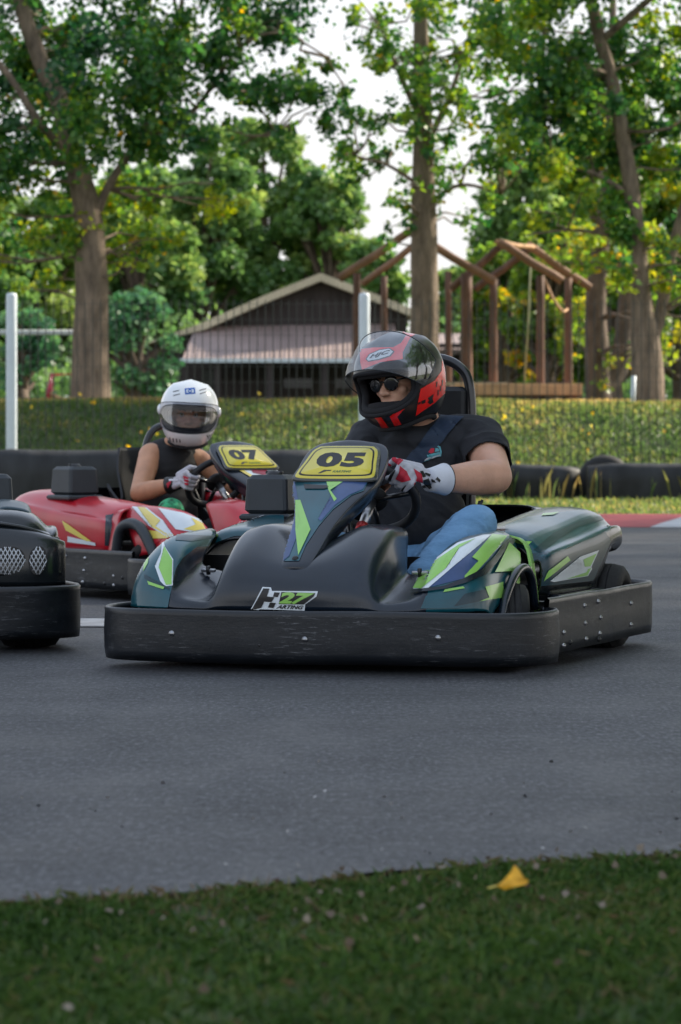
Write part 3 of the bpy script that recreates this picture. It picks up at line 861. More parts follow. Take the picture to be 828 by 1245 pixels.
def face_bits(body, H):
    for sx in (-1, 1):
        b = MB(); c = Vector((sx * .031, -.066, .003))
        e = []
        b.lathe([(.0001, .0125)] + [(.0125 * math.sin(t), .0125 * math.cos(t)) for t in np.linspace(.1, PI, 10)], mat('eye white', (.36, .32, .30), .25), H @ Matrix.Translation(c), 16)
        b.lathe([(0, .0005), (.0035, .0003), (.0058, 0), (.006, -.002)], mat('brown iris', (.04, .02, .01), .15), H @ Matrix.Translation(c + Vector((0, -.0122, 0))) @ Matrix.Rotation(PI / 2, 4, 'X'), 14)
        b.build('eye', body)
        b = MB(); b.tube([H @ Vector((sx * x, y, z)) for x, y, z in [(.012, -.088, .021), (.028, -.086, .0275), (.047, -.070, .022)]], [.003, .0038, .002], M_HAIR, 6); b.build('eyebrow', body)
    b = MB(); b.tube([H @ Vector((x, -.0865 + abs(x) * .2, -.065)) for x in (-.021, 0, .021)], [.002, .003, .002], mat('lip', (.35, .12, .10), .4), 6); b.build('mouth', body)

def hand_prims(P, O, T, N, W, back=-1):
    """fingers closed round the rim: P rim point, O outward, T along rim, N towards the driver, W wrist"""
    pr = []
    lens = [1.0, 1.12, 1.04, .82]
    ks = []
    for i in range(4):
        s = (1.5 - i) * .0205
        base = P + T * s
        k = base + O * .036 + N * (.006 - .003 * abs(i - 1.2)) + (T * 0)
        p2 = base + O * .026 - N * .026
        p3 = base - O * (.004 * lens[i]) - N * .031
        p4 = base - O * (.022 * lens[i]) - N * .018
        pr += [('c', k, .0112, p2, .0100), ('c', p2, .0100, p3, .0094), ('c', p3, .0094, p4, .0085)]
        ks.append(k)
    for i, k in enumerate(ks):
        w = W + (ks[i] - (ks[1] + ks[2]) / 2) * .45
        pr.append(('c', k, .0125, w, .0175))
    pr.append(('c', (ks[0] + W) / 2, .018, (ks[3] + W) / 2, .017))
    # thumb from the side of the palm, along the rim on the driver's side
    th0 = W * .55 + ks[0] * .45 + N * .012 + T * .014
    th1 = P + T * .046 + N * .026 + O * .012
    th2 = P + T * .050 + N * .020 - O * .014
    pr += [('c', th0, .016, th1, .0125), ('c', th1, .0115, th2, .0095)]
    return pr

# ---- man in the dark kart
def V(*a): return Vector(a)
def driver(K, label, J, Hc, Hrot, skin, top, sleeve, leg, glove, extra):
    H = Matrix.Translation(Hc) @ Euler(Hrot).to_matrix().to_4x4()
    Mw, R = K.Mw, K.R
    f = J['f']
    pr = head_prims(H)
    nk = J['neck']
    pr += [('c', V(*Hc) + V(0, .02, -.07), .052 * f, V(*nk), .060 * f)]
    ch = J['chest']; be = J['belly']; hp = J['hip']
    w = J['w']
    pr += [('e', ch, (.165 * w, .105 * f, .15), (-.25, 0, 0)), ('e', be, (.145 * w, .115 * f, .15), (-.3, 0, 0)), ('e', hp, (.155 * w, .12 * f, .10), None),
           ('c', V(*nk) - V(0, 0, .015), .058 * f, V(*nk) - V(0, -.01, .07), .072 * f)]
    arms = []
    for sx, k in ((1, 'R'), (-1, 'L')):
        s, e, wr = V(*J['s' + k]), V(*J['e' + k]), V(*J['w' + k])
        ua, fa, wa = J['arm']
        pr += [('c', V(*ch) + V(sx * .10 * w, 0, .07), .075 * f, s, ua * 1.12), ('c', s, ua * 1.1, s.lerp(e, .5), ua), ('c', s.lerp(e, .5), ua, e, fa * .98),
               ('c', e, fa * .98, e.lerp(wr, .35), fa), ('c', e.lerp(wr, .35), fa, wr, wa)]
        kn, an, ft = V(*J['k' + k]), V(*J['a' + k]), V(*J['f' + k])
        hj = V(*hp) + V(sx * .085, -.02, 0)
        pr += [('c', hj, .078 * f, kn, .052 * f), ('c', kn, .052 * f, kn.lerp(an, .35), .052 * f), ('c', kn.lerp(an, .35), .052 * f, an, .036), ('c', an, .036, ft, .03)]
    body_me = blob(pr, .0055, 5)
    bm_ = MB(); 
    bm_ = mesh_to_mb(body_me, skin)
    body = bm_.build('person', None, K.M)
    tag(body, label, 'person')
    # shirt
    n = J['neckline']
    sp = [('e', V(*ch) + V(0, 0, .0), (.183 * w, .125 * f, .16), (-.25, 0, 0)), ('e', V(*be), (.165 * w, .135 * f, .165), (-.3, 0, 0)), ('e', V(*hp) + V(0, .01, .01), (.172 * w, .135 * f, .10), None),
          ('e', V(*nk) - V(0, .0, .065), (.115 * w, .085, .055), None)]
    if sleeve: sp += [('e', V(*nk) - V(0, .02, .075), (.115, .10, .05), (-.25, 0, 0))]
    for sx, k in ((1, 'R'), (-1, 'L')):
        s, e = V(*J['s' + k]), V(*J['e' + k]); ua = J['arm'][0]
        if sleeve:
            sp += [('c', V(*ch) + V(sx * .10 * w, 0, .065), .088, s, ua * 1.24), ('c', s, ua * 1.22, s.lerp(e, sleeve), ua * 1.22)]
        else:
            sp += [('e', V(*ch) + V(0, -.02, .01), (.15 * w, .105, .12), None), ('c', V(*ch) + V(sx * .03, -.01, .05), .07, V(*nk) + V(sx * .085, .0, -.035), .028)]
    sh_me = blob(sp, .0065, 7)
    def fold(v, nrm):
        # creases running from the armpits down to the lap
        r_ = Vector((v.x * 7 + v.z * 9, v.y * 5, v.z * 5 - v.x * 3))
        cr_ = 1 - abs(noise.noise(r_)) * 3.2
        if sleeve and cr_ > 0: return .006 * noise.noise(v * 9) + .008 * cr_ * cr_
        q = noise.noise(v * 9 + Vector((3, 1, 7))); q2 = noise.noise(Vector((v.x * 14, v.y * 14, v.z * 34)))
        return .006 * q + .005 * q2
    sm = mesh_to_mb(sh_me, top, fold)
    # cut the sleeves open at their hem and the neckline
    if sleeve:
        for k in 'RL':
            s, e = V(*J['s' + k]), V(*J['e' + k]); d = (e - s).normalized(); hem = s + (e - s) * (sleeve + .04)
            keep = []
            for fi, fc in enumerate(sm.f):
                c = sum((Vector(sm.v[i]) for i in fc), Vector()) / len(fc)
                keep.append(not ((c - hem).dot(d) > 0 and (c - hem).length < .16))
            sm.f = [x for x, q in zip(sm.f, keep) if q]; sm.m = [x for x, q in zip(sm.m, keep) if q]; sm.s = [x for x, q in zip(sm.s, keep) if q]
    tree = sm.bvh(); sm.nb = len(sm.f)
    if extra.get('shirt'): extra['shirt'](sm, tree, K)
    sm.build('shirt', body, solid=.003)
    # trousers
    lp = [('e', V(*hp), (.168 * w, .13 * f, .11), None)]
    for sx, k in ((1, 'R'), (-1, 'L')):
        kn, an = V(*J['k' + k]), V(*J['a' + k]); hj = V(*hp) + V(sx * .085, -.02, 0)
        lp += [('c', hj, .092 * f, kn, .060 * f), ('c', kn, .061 * f, kn.lerp(an, .4), .062 * f), ('c', kn.lerp(an, .4), .062 * f, an, .055)]
    lm = mesh_to_mb(blob(lp, .0065, 6), leg, lambda v, nn: .007 * max(0, 1 - 3.5 * abs(noise.noise(Vector((v.x * 6 + v.y * 7, v.y * 9, v.z * 15))))) + .005 * noise.noise(v * 11) + .004 * noise.noise(Vector((v.x * 10, v.y * 30, v.z * 20))))
    lo = lm.build('jeans' if leg == M_JEANS else 'leggings', body)
    for k in 'RL':
        an, ft = V(*J['a' + k]), V(*J['f' + k])
        me = blob([('c', an + V(0, .02, -.02), .045, ft, .038), ('c', an, .045, an + V(0, .02, -.03), .045)], .006, 4)
        mesh_to_mb(me, M_PAD).build('shoe', body)
    # gloves on the rim
    for sx, k in ((1, 'R'), (-1, 'L')):
        t = J['grip'][0 if sx > 0 else 1]
        P = Mw @ V(*[R * math.cos(t) * J['wx'], R * .9 * math.sin(t), 0]); C = Mw @ V(0, 0, 0)
        N_ = (Mw.to_3x3() @ V(0, 0, 1)).normalized(); O = (P - C).normalized(); T = N_.cross(O).normalized()
        if T.z < 0: T = -T
        W = V(*J['w' + k])
        e = V(*J['e' + k]); wa = J['arm'][2]
        me = blob(hand_prims(P, O, T, N_, W), .0028, 3)
        g = mesh_to_mb(me, glove[0])
        cw = MB()
        d = (e - W).normalized()
        ring = [W - d * .045, W - d * .025, W + d * .0, W + d * .022, W + d * .026]
        g.tube(ring, [wa * 1.0, wa * 1.08, wa * 1.24, wa * 1.40, wa * 1.36], glove[1], 24)
        g.tube([W + d * .0225, W + d * .0255], [wa * 1.42, wa * 1.42], M_INK, 24)
        tr = g.bvh()
        if extra.get('glove' + k): extra['glove' + k](g, tr, K)
        g.build('glove', body)
    return body, H

K5M = K5.M
def shirt_art5(mb, T, K):
    o = (460, 480); k = 4.6
    decal(mb, T, K.M, [(350, 120), (480, 128), (420, 190), (330, 290), (250, 380), (190, 420), (130, 400), (180, 330), (260, 230), (330, 150)], M_BELT, .006, o, k, 2.5)
    D = lambda p, m, l: decal(mb, T, K.M, p, m, .004 + l * .0012, o, k, 2.0)
    cy = mat('cyan print', (.10, .38, .44), .6)
    D([(248, 375), (252, 320), (275, 285), (310, 276), (345, 290), (354, 320), (350, 345), (300, 355), (280, 368)], cy, 0)
    D([(262, 350), (262, 318), (282, 295), (312, 286), (338, 298), (344, 322)], M_INK, 1)
    D([(280, 322), (295, 302), (312, 300), (312, 322), (295, 330)], M_GRED, 2)
    D([(316, 320), (320, 300), (336, 304), (340, 318)], cy, 2)
    D([(268, 340), (338, 322), (342, 332), (272, 350)], cy, 2)
    D([(262, 362), (345, 336), (347, 342), (264, 368)], mat('grey print', (.4, .42, .45), .6), 3)
def gloveR5(mb, T, K):
    o = (340, 520); k = 3.764
    D = lambda p, m, l=0: decal(mb, T, K.M, p, m, .0015 + l * .001, o, k, 2.0)
    D([(505, 128), (540, 118), (565, 150), (545, 172), (515, 150)], M_GRED)
    D([(550, 175), (580, 200), (600, 240), (560, 250), (530, 235), (545, 205)], M_GRED)
    D([(612, 188), (650, 212), (655, 250), (625, 268), (612, 262), (628, 230)], M_GRED)
    D([(497, 160), (520, 175), (508, 215), (495, 190)], M_GRED)
    D([(520, 190), (532, 196), (500, 255), (490, 250)], M_INK, 1)
    D([(572, 262), (582, 262), (560, 298), (550, 296)], M_INK, 1)
    for p in [[(640, 200), (655, 198), (668, 225), (655, 228)], [(665, 205), (690, 215), (685, 225), (662, 214)], [(655, 240), (680, 232), (700, 275), (688, 282), (676, 252), (660, 256)], [(690, 235), (712, 240), (716, 252), (694, 248)], [(720, 225), (735, 240), (730, 250), (714, 236)], [(640, 268), (668, 262), (672, 274), (645, 282)]]:
        D(p, M_INK, 1)
J5 = dict(f=1.06, w=1.04, neck=(.0, .32, .755), chest=(.0, .345, .62), belly=(-.0, .27, .42), hip=(0, .20, .25),
          sR=(.205, .335, .690), eR=(.305, .125, .572), wR=(.172, -.075, .565), sL=(-.175, .345, .690), eL=(-.235, .12, .53), wL=(-.15, -.08, .54),
          arm=(.061, .057, .037), kR=(.325, -.20, .425), aR=(.16, -.52, .16), fR=(.14, -.66, .17), kL=(-.24, -.20, .36), aL=(-.17, -.52, .16), fL=(-.15, -.66, .17),
          neckline=0, grip=(math.radians(40), math.radians(150)), wx=1)
# wheel frame x axis may point either way: make cos() positive mean image-right
J5['wx'] = 1 if (K5.Mw.to_3x3() @ Vector((1, 0, 0))).x > 0 else -1
flipy = 1 if (K5.Mw.to_3x3() @ Vector((0, 1, 0))).z > 0 else -1
J5['grip'] = (flipy * math.radians(42), flipy * math.radians(150))
man, H5 = driver(K5, 'man in black t-shirt and jeans driving the 05 kart in a red and black helmet', J5, (-.04, .22, .885), (math.radians(9), math.radians(-5), math.radians(-22)),
                 M_SKIN, M_SHIRT, .50, M_JEANS, (M_GLOVE, M_CUFF), dict(shirt=shirt_art5, gloveR=gloveR5))
def helm_art5(mb, T, K):
    o = (420, 390); k = 5.914
    D = lambda p, m, l=0: decal(mb, T, K.M, p, m, .0008 + l * .0008, o, k, 2.2)
    D([(104, 205), (200, 193), (410, 190), (412, 275), (250, 298), (120, 352), (108, 300)], M_HRED)
    D([(345, 190), (400, 160), (440, 100), (380, 62), (450, 42), (540, 38), (640, 72), (700, 130), (640, 120), (520, 90), (470, 115), (440, 170), (412, 225), (400, 200)], M_HRED)
    D([(620, 110), (690, 175), (740, 255), (745, 420), (715, 520), (640, 590), (560, 645), (505, 685), (520, 590), (540, 490), (640, 430), (690, 360), (692, 260), (660, 190)], M_HRED)
    D([(190, 682), (255, 690), (312, 768), (262, 774), (230, 715)], M_HRED)
    D([(318, 688), (428, 608), (432, 622), (372, 690), (402, 745), (352, 758)], M_HRED)
    D([(590, 555), (632, 525), (625, 560), (632, 585), (608, 600), (588, 585), (600, 572)], M_HBLK, 1)
    D([(545, 575), (575, 565), (570, 590), (545, 600)], M_HBLK, 1)
    D([(520, 590), (540, 580), (540, 592), (522, 606)], M_HBLK, 1)
    for q in [(650, 440), (678, 470), (660, 500), (690, 430)]:
        D([(q[0], q[1]), (q[0] + 9, q[1] - 6), (q[0] + 7, q[1] + 34), (q[0] - 1, q[1] + 38)], M_HBLK, 1)
    # chin vent
    D([(150, 610), (250, 600), (430, 545), (445, 555), (400, 620), (340, 655), (250, 682), (190, 655)], mat('grey edging', (.16, .16, .17), .4), 0)
    D([(162, 616), (250, 608), (425, 556), (396, 610), (336, 646), (252, 672), (196, 648)], M_HBLK, 1)
    D([(210, 630), (260, 622), (262, 640), (222, 648)], M_LINER, 2)
    D([(290, 616), (380, 588), (360, 615), (300, 634)], M_LINER, 2)
    # brow badge
    D([(146, 277), (172, 240), (245, 208), (320, 198), (354, 222), (326, 256), (244, 282), (165, 296)], M_INK, 1)
    D([(156, 276), (180, 244), (247, 214), (316, 205), (343, 224), (320, 250), (242, 275), (168, 289)], M_WHITE, 2)
    px = lambda x, y: (o[0] + x / k, o[1] + y / k)
    decal_text(mb, T, K.M, 'HJC', [px(172, 281), px(312, 246), px(322, 212), px(186, 247)], M_INK, .0038, .045, .2, 1.0)
helmet('helmet', man, H5, K5, M_HBLK, math.radians(60), math.radians(22), math.radians(-5), False, helm_art5, '')
# sunglasses
b = MB()
for sx in (-1, 1):
    c = Vector((sx * .033, -.094, .002))
    q = Euler((PI / 2, 0, sx * .22)).to_matrix().to_4x4()
    b.lathe([(0, .003), (.018, .0025), (.0245, .001), (.026, -.001), (.0245, -.003), (0, -.001)], M_LENS, H5 @ Matrix.Translation(c) @ q, 28)
    b.tube([H5 @ (c + Vector((sx * .024, .002, .008))), H5 @ Vector((sx * .068, -.06, .012)), H5 @ Vector((sx * .078, .02, .012))], .0028, M_INK, 6)
b.tube([H5 @ Vector((-.011, -.098, .008)), H5 @ Vector((0, -.102, .011)), H5 @ Vector((.011, -.098, .008))], .0028, M_INK, 6)
b.build('sunglasses', man)
face_bits(man, H5)
# inner breath guard of the open helmet
b = MB()
g = []
for i in range(13):
    az = math.radians(-40 + i * 80 / 12); row = []
    for j in range(5):
        el = math.radians(-34 + j * (2.6 + 2.6 * math.cos(az * 2)) * .62); d = azel(az, el); row.append(H5 @ (d * (hrad(d) - .012 - j * .006)))
    g.append(row)
b.grid(g, M_LINER); b.build('breath_guard', man)

# ---- woman in the red kart
def gloveL7(mb, T, K):
    o = (160, 450); k = 3.764
    D = lambda p, m, l=0: decal(mb, T, K.M, p, m, .0015 + l * .001, o, k, 2.0)
    for i in range(3): D([(236 + i * 3, 482 + i * 16), (262, 490 + i * 14), (258, 500 + i * 14), (238 + i * 3, 494 + i * 15)], M_GRED)
    D([(160, 520), (180, 505), (182, 512), (166, 540)], M_GRED, 1)
    D([(170, 500), (215, 498), (214, 506), (172, 508)], M_CUFF, 1)
J7 = dict(f=.84, w=.84, neck=(.045, .31, .675), chest=(.03, .34, .55), belly=(.0, .28, .38), hip=(0, .20, .22),
          sL=(-.095, .30, .590), eL=(-.235, .13, .455), wL=(-.150, -.03, .495), sR=(.19, .33, .60), eR=(.30, .12, .46), wR=(.16, -.07, .50),
          arm=(.047, .043, .028), kR=(.25, -.18, .37), aR=(.14, -.48, .15), fR=(.13, -.62, .16), kL=(-.23, -.16, .36), aL=(-.14, -.48, .15), fL=(-.13, -.62, .16),
          neckline=0, grip=(flipy * math.radians(35), flipy * math.radians(172)), wx=J5['wx'])
woman, H7 = driver(K7, 'woman in black tank top driving the red 07 kart in a white helmet', J7, (.065, .20, .812), (math.radians(4), math.radians(3), math.radians(-31)),
                   M_SKIN2, M_TANK, 0, M_TANK, (M_GLOVE, M_INK), dict(gloveL=gloveL7))
def helm_art7(mb, T, K):
    o = (160, 450); k = 3.764
    D = lambda p, m, l=0: decal(mb, T, K.M, p, m, .0008 + l * .0008, o, k, 1.8)
    D([(243, 84), (290, 80), (292, 108), (245, 112)], M_HBLUE)
    D([(250, 90), (262, 88), (256, 97), (263, 105), (251, 104)], M_WHITE, 1)
    D([(272, 88), (284, 90), (284, 103), (272, 104), (278, 96)], M_WHITE, 1)
    D([(262, 94), (272, 94), (272, 99), (262, 99)], M_WHITE, 1)
    for q in [(190, 98, 218, 92), (190, 116, 222, 108), (310, 92, 342, 84), (312, 108, 342, 98)]:
        D([(q[0], q[1] - 1), (q[2], q[3] - 1), (q[2], q[3] + 3), (q[0], q[1] + 3)], M_BOX)
    for i in range(4):
        D([(172 + i * 15, 308 + i * 3), (177 + i * 15, 307 + i * 3), (180 + i * 15, 328 + i), (175 + i * 15, 329 + i)], M_BOX)
        D([(342 + i * 10, 298 - i * 2), (347 + i * 10, 297 - i * 2), (357 + i * 9, 316 - i * 2), (352 + i * 9, 318 - i * 2)], M_BOX)
helmet('helmet', woman, H7, K7, M_HWHT, math.radians(62), math.radians(19), math.radians(-1), True, helm_art7, '')
face_bits(woman, H7)
b = mesh_to_mb(blob([('e', (-.235, -.165, .375), (.060, .065, .062), None)], .005, 3), M_GREENCLOTH); b.build('knee_pad', woman)
# ------------------------------------------------------------------ ground
def asphalt():
    m, nt, b = newmat('asphalt')
    n0 = noise_node(nt, .35, 4, .6); n1 = noise_node(nt, 75, 5, .8, stretch=(1, .26, 1)); n2 = noise_node(nt, 3, 6, .7, stretch=(1, .35, 1))
    r0 = ramp(nt, n0.outputs['Fac'], [(.3, (.043, .044, .049)), (.7, (.062, .063, .069))])
    r1 = ramp(nt, n1.outputs['Fac'], [(.34, (.28, .28, .28)), (.48, (.82, .82, .82)), (.56, (1.3, 1.3, 1.29)), (.68, (3.1, 3.1, 3.0))])  # speckle colour holds shade of the surface relief as well as stones
    r2 = ramp(nt, n2.outputs['Fac'], [(.3, (.75, .75, .76)), (.6, (1.08, 1.08, 1.08))])
    def mul(a, c):
        x = nt.nodes.new('ShaderNodeMix'); x.data_type = 'RGBA'; x.blend_type = 'MULTIPLY'; x.inputs['Factor'].default_value = 1
        nt.links.new(a, x.inputs[6]); nt.links.new(c, x.inputs[7]); return x.outputs[2]
    c = mul(mul(r0.outputs['Color'], r1.outputs['Color']), r2.outputs['Color'])
    # rubbered racing arcs
    tc = nt.nodes.new('ShaderNodeTexCoord'); mp = nt.nodes.new('ShaderNodeMapping'); nt.links.new(tc.outputs['Object'], mp.inputs['Vector'])
    mp.inputs['Rotation'].default_value = (0, 0, math.radians(-20)); mp.inputs['Location'].default_value = (0, 3, 0)
    w = nt.nodes.new('ShaderNodeTexWave'); w.inputs['Scale'].default_value = .35; w.inputs['Distortion'].default_value = 2.2; w.inputs['Detail'].default_value = 4; w.bands_direction = 'Y'
    nt.links.new(mp.outputs['Vector'], w.inputs['Vector'])
    n5 = noise_node(nt, 1.6, 9, .72, stretch=(.35, 1.1, 1)); rw = ramp(nt, n5.outputs['Fac'], [(.32, (.62, .62, .63)), (.5, (1, 1, 1)), (.7, (1.25, 1.25, 1.25))]); c = mul(c, rw.outputs['Color'])
    nt.links.new(c, b.inputs['Base Color'])
    rr = ramp(nt, n2.outputs['Fac'], [(.3, (.55, .55, .55)), (.7, (.8, .8, .8))]); nt.links.new(rr.outputs['Color'], b.inputs['Roughness'])
    bump(nt, b, n1.outputs['Fac'], .9, .004)
    return m
M_ASPH = asphalt()
M_SOIL = mat('turf soil', (.055, .075, .022), .95, var=.6, scale=1.6)
M_DRY = mat('dry verge soil', (.13, .10, .05), .95, var=.4, scale=9, bumpk=.4)
M_KRED = mat('red kerb paint', (.36, .045, .05), .7, var=.25, scale=3)
M_KWHT = mat('worn white kerb paint', (.46, .47, .50), .7, var=.2, scale=3)
M_BELT2 = mat('black conveyor belting', (.014, .015, .017), .6, var=.9, scale=2.2, bumpk=.5, bdist=.05, stretch=(1.6, 1, .6))

# one ground sheet out to the horizon, with the bank modelled into it
def gz(x, y):
    """height of the land: flat track, then a grass bank up to a plateau"""
    t = min(1, max(0, (y - 44.5) / 6.0)); t = t * t * (3 - 2 * t)
    h = 1.26 * t
    if y > 43: h += .10 * noise.noise(Vector((x * .35, y * .35, 0))) * min(1, (y - 43) / 3)
    if y > 85: h -= (min(y, 160) - 85) * .004
    return h
mb = MB()
xs = [-900, -300, -120, -60, -30] + list(np.linspace(-16, 16, 65)) + [30, 60, 120, 300, 900]
ys = [-60, -10, 2, 20, 36, 40] + list(np.linspace(42, 56, 43)) + [60, 66, 74, 85, 100, 130, 200, 500, 2500]
mb.grid([[(x, y, gz(x, y) - .012) for x in xs] for y in ys], M_SOIL)
g = mb.build('ground'); tag(g, kind='structure')
# near grass edge runs left-far-near to right: pixels (0,1100) .. (828,1033)
def edge_y(x):
    return 5.42 + x * .64 + .03 * math.sin(x * 9) + .015 * math.sin(x * 31) if abs(x) < 3 else 5.42 + math.copysign(3, x) * .64 + (x - math.copysign(3, x)) * .3
mb = MB()
exs = [-60, -20, -8] + list(np.linspace(-3, 3, 121)) + [8, 20, 60]
mb.grid([[(x, edge_y(x), 0) for x in exs], [(x, 20, 0) for x in exs], [(x, 31.2 - .12 * (x if abs(x) < 20 else math.copysign(20, x)), 0) for x in exs]], M_ASPH, False)
r = mb.build('track'); tag(r, kind='structure')
# painted kerb along the far side (drawn where it stands)
def gp(px, py): 
    Y = F * CAMZ / (py - HOR); return (ray(px, py).x * Y, Y)
def sheet(name, pts, m, z, **k):
    b = MB(); b.add([(x, y, z) for x, y in pts], [tuple(range(len(pts)))], m, False); o = b.build(name, **k); tag(o, kind='structure'); return o
yk = lambda x, w: 31.2 - .12 * x - w
def kerb(x0, x1, m, sk0, sk1):
    b = MB(); 
    G = []
    for w, z in [(-.05, .0), (.02, .05), (.9, .05), (2.4, .02), (2.9, .004)]:
        f = w / 2.9
        G.append([(x0 - sk0 * f + (x1 - sk1 * f - x0 + sk0 * f) * t, yk(x0 + (x1 - x0) * t, w), z) for t in np.linspace(0, 1, 5)])
    b.grid(G, m); o = b.build('kerb'); tag(o, kind='structure')
ed = [-14, -11.5, -9, -6.5, -4, -1.5, .9, 2.35, 3.2, 5.7, 8.2, 10.7]
for i in range(len(ed) - 1):
    kerb(ed[i], ed[i + 1], [M_KWHT, M_KRED][i % 2], 0 if ed[i] < 2 else .7, 0 if ed[i + 1] < 2 else .7)
# painted grid line on the track
b = MB(); b.add([(-3.6, 13.05, .004), (-.6, 12.72, .004), (-.6, 13.3, .004), (-3.6, 13.7, .004)], [(0, 1, 2, 3)], mat('worn white line paint', (.30, .31, .33), .7, var=.4, scale=6), False)
o = b.build('track_marking'); tag(o, kind='structure')

# ------------------------------------------------------------------ leaf and grass materials
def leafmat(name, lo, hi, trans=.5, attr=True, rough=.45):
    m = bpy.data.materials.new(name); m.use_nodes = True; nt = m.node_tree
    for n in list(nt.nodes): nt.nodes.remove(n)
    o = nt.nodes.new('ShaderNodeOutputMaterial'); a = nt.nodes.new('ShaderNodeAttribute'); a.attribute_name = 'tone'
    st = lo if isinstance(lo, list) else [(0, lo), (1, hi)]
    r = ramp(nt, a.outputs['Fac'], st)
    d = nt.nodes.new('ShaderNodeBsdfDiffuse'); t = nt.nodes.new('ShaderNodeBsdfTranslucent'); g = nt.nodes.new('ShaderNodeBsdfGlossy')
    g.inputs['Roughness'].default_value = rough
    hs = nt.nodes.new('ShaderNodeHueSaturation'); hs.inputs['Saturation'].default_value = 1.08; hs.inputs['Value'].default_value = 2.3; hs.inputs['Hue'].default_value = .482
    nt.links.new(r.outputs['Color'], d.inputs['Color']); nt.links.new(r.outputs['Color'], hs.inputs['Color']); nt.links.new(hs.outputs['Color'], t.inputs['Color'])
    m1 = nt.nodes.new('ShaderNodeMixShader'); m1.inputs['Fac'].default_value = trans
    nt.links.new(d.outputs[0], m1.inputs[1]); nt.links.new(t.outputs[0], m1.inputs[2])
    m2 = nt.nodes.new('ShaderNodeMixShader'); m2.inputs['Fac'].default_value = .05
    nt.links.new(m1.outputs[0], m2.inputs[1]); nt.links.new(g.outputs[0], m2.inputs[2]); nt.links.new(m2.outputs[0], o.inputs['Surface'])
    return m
def quads_mesh(name, Vx, nv, tone, m):
    """Vx: (n*nv,3) vertices, polygons of nv verts each"""
    n = len(Vx) // nv
    me = bpy.data.meshes.new(name)
    me.vertices.add(len(Vx)); me.vertices.foreach_set('co', Vx.astype(np.float32).ravel())
    me.loops.add(n * nv); me.loops.foreach_set('vertex_index', np.arange(n * nv, dtype=np.int32))
    me.polygons.add(n); me.polygons.foreach_set('loop_start', np.arange(0, n * nv, nv, dtype=np.int32))
    me.polygons.foreach_set('loop_total', np.full(n, nv, dtype=np.int32))
    me.materials.append(m)
    at_ = me.attributes.new('tone', 'FLOAT', 'FACE'); at_.data.foreach_set('value', np.clip(tone, 0, 1).astype(np.float32))
    me.update(calc_edges=True)
    return me
def unit(a): return a / (np.linalg.norm(a, axis=1, keepdims=True) + 1e-9)
def leaves(C, size, tone, m, name, droop=.6):
    """heart-ish five-corner leaves at points C"""
    n = len(C)
    t = RNG.normal(size=(n, 3)); t[:, 2] = t[:, 2] * .5 - droop; t = unit(t)
    a = RNG.normal(size=(n, 3)); s = unit(np.cross(t, a)); 
    L = (size * RNG.uniform(.6, 1.25, n))[:, None]
    nn = np.cross(s, t)
    P = np.stack([C, C + t * L * .30 + s * L * .46 + nn * L * .08, C + t * L * .72 + s * L * .26, C + t * L * 1.05, C + t * L * .72 - s * L * .26, C + t * L * .30 - s * L * .46 + nn * L * .08], 1).reshape(-1, 3)
    return quads_mesh(name, P, 6, tone, m)
def grass(name, X, Y, Z, h, w, m, lean=.5, tone=None):
    n = len(X); B = np.stack([X, Y, Z], 1)
    a = RNG.uniform(0, 2 * PI, n); d = np.stack([np.cos(a), np.sin(a), np.zeros(n)], 1)
    s = np.stack([-np.sin(a), np.cos(a), np.zeros(n)], 1)
    H = (h * RNG.uniform(.45, 1.2, n))[:, None]; ln = (RNG.uniform(0, lean, n))[:, None]
    W = (w * RNG.uniform(.6, 1.3, n))[:, None]
    up = np.array([[0, 0, 1.0]])
    mid = B + up * H * .55 + d * H * ln * .35
    tip = B + up * H * (1 - .3 * ln) + d * H * ln * 1.1
    P = np.stack([B - s * W / 2, B + s * W / 2, mid + s * W * .4, tip, mid - s * W * .4], 1).reshape(-1, 3)
    me = quads_mesh(name, P, 5, RNG.uniform(0, 1, n) if tone is None else tone, m)
    return me
def fbm(x, y, s=1.0, o=0.0):
    return np.array([noise.noise(Vector((a * s, b * s, o))) for a, b in zip(x, y)])

M_GRASS = leafmat('lawn blades', [(0, (.036, .09, .022)), (.45, (.08, .165, .042)), (.75, (.16, .20, .065)), (.88, (.17, .15, .07)), (1, (.26, .21, .12))], None, .35)
M_GRASS2 = leafmat('bank grass', [(0, (.045, .10, .028)), (.45, (.095, .15, .042)), (.8, (.25, .23, .07)), (1, (.42, .32, .12))], None, .5)
# near lawn
n = 190000
Y = RNG.uniform(3.6, 7.4, n); X = RNG.uniform(-1.7, 2.0, n)
ey = np.array([edge_y(v) for v in X])
keep = (Y < ey + RNG.normal(0, .02, n)) & (np.abs(X) < Y * .16 + .45)
X, Y = X[keep], Y[keep]; ey = ey[keep]
dens = fbm(X, Y, 3.0); dry = fbm(X, Y, 1.7, 9) + .25 * fbm(X, Y, 9, 4)
edge = np.clip(1 - (ey - Y) / .16, 0, 1)
keep = RNG.uniform(0, 1, len(X)) < np.clip(.85 + dens, .25, 1) * (1 - .35 * edge)
X, Y, dry, edge = X[keep], Y[keep], dry[keep], edge[keep]
tone = np.clip(RNG.beta(2, 3, len(X)) * .8 + .05 + .55 * dry + edge * RNG.uniform(.2, .85, len(X)) + (RNG.uniform(0, 1, len(X)) < .05) * .45, 0, 1)
me = grass('lawn_grass', X, Y, np.zeros(len(X)) - .012, .029, .0024, M_GRASS, 1.3, tone)
o = link('lawn_grass', me); tag(o, 'short green lawn grass with drier blades at the track edge', 'grass', kind='stuff')
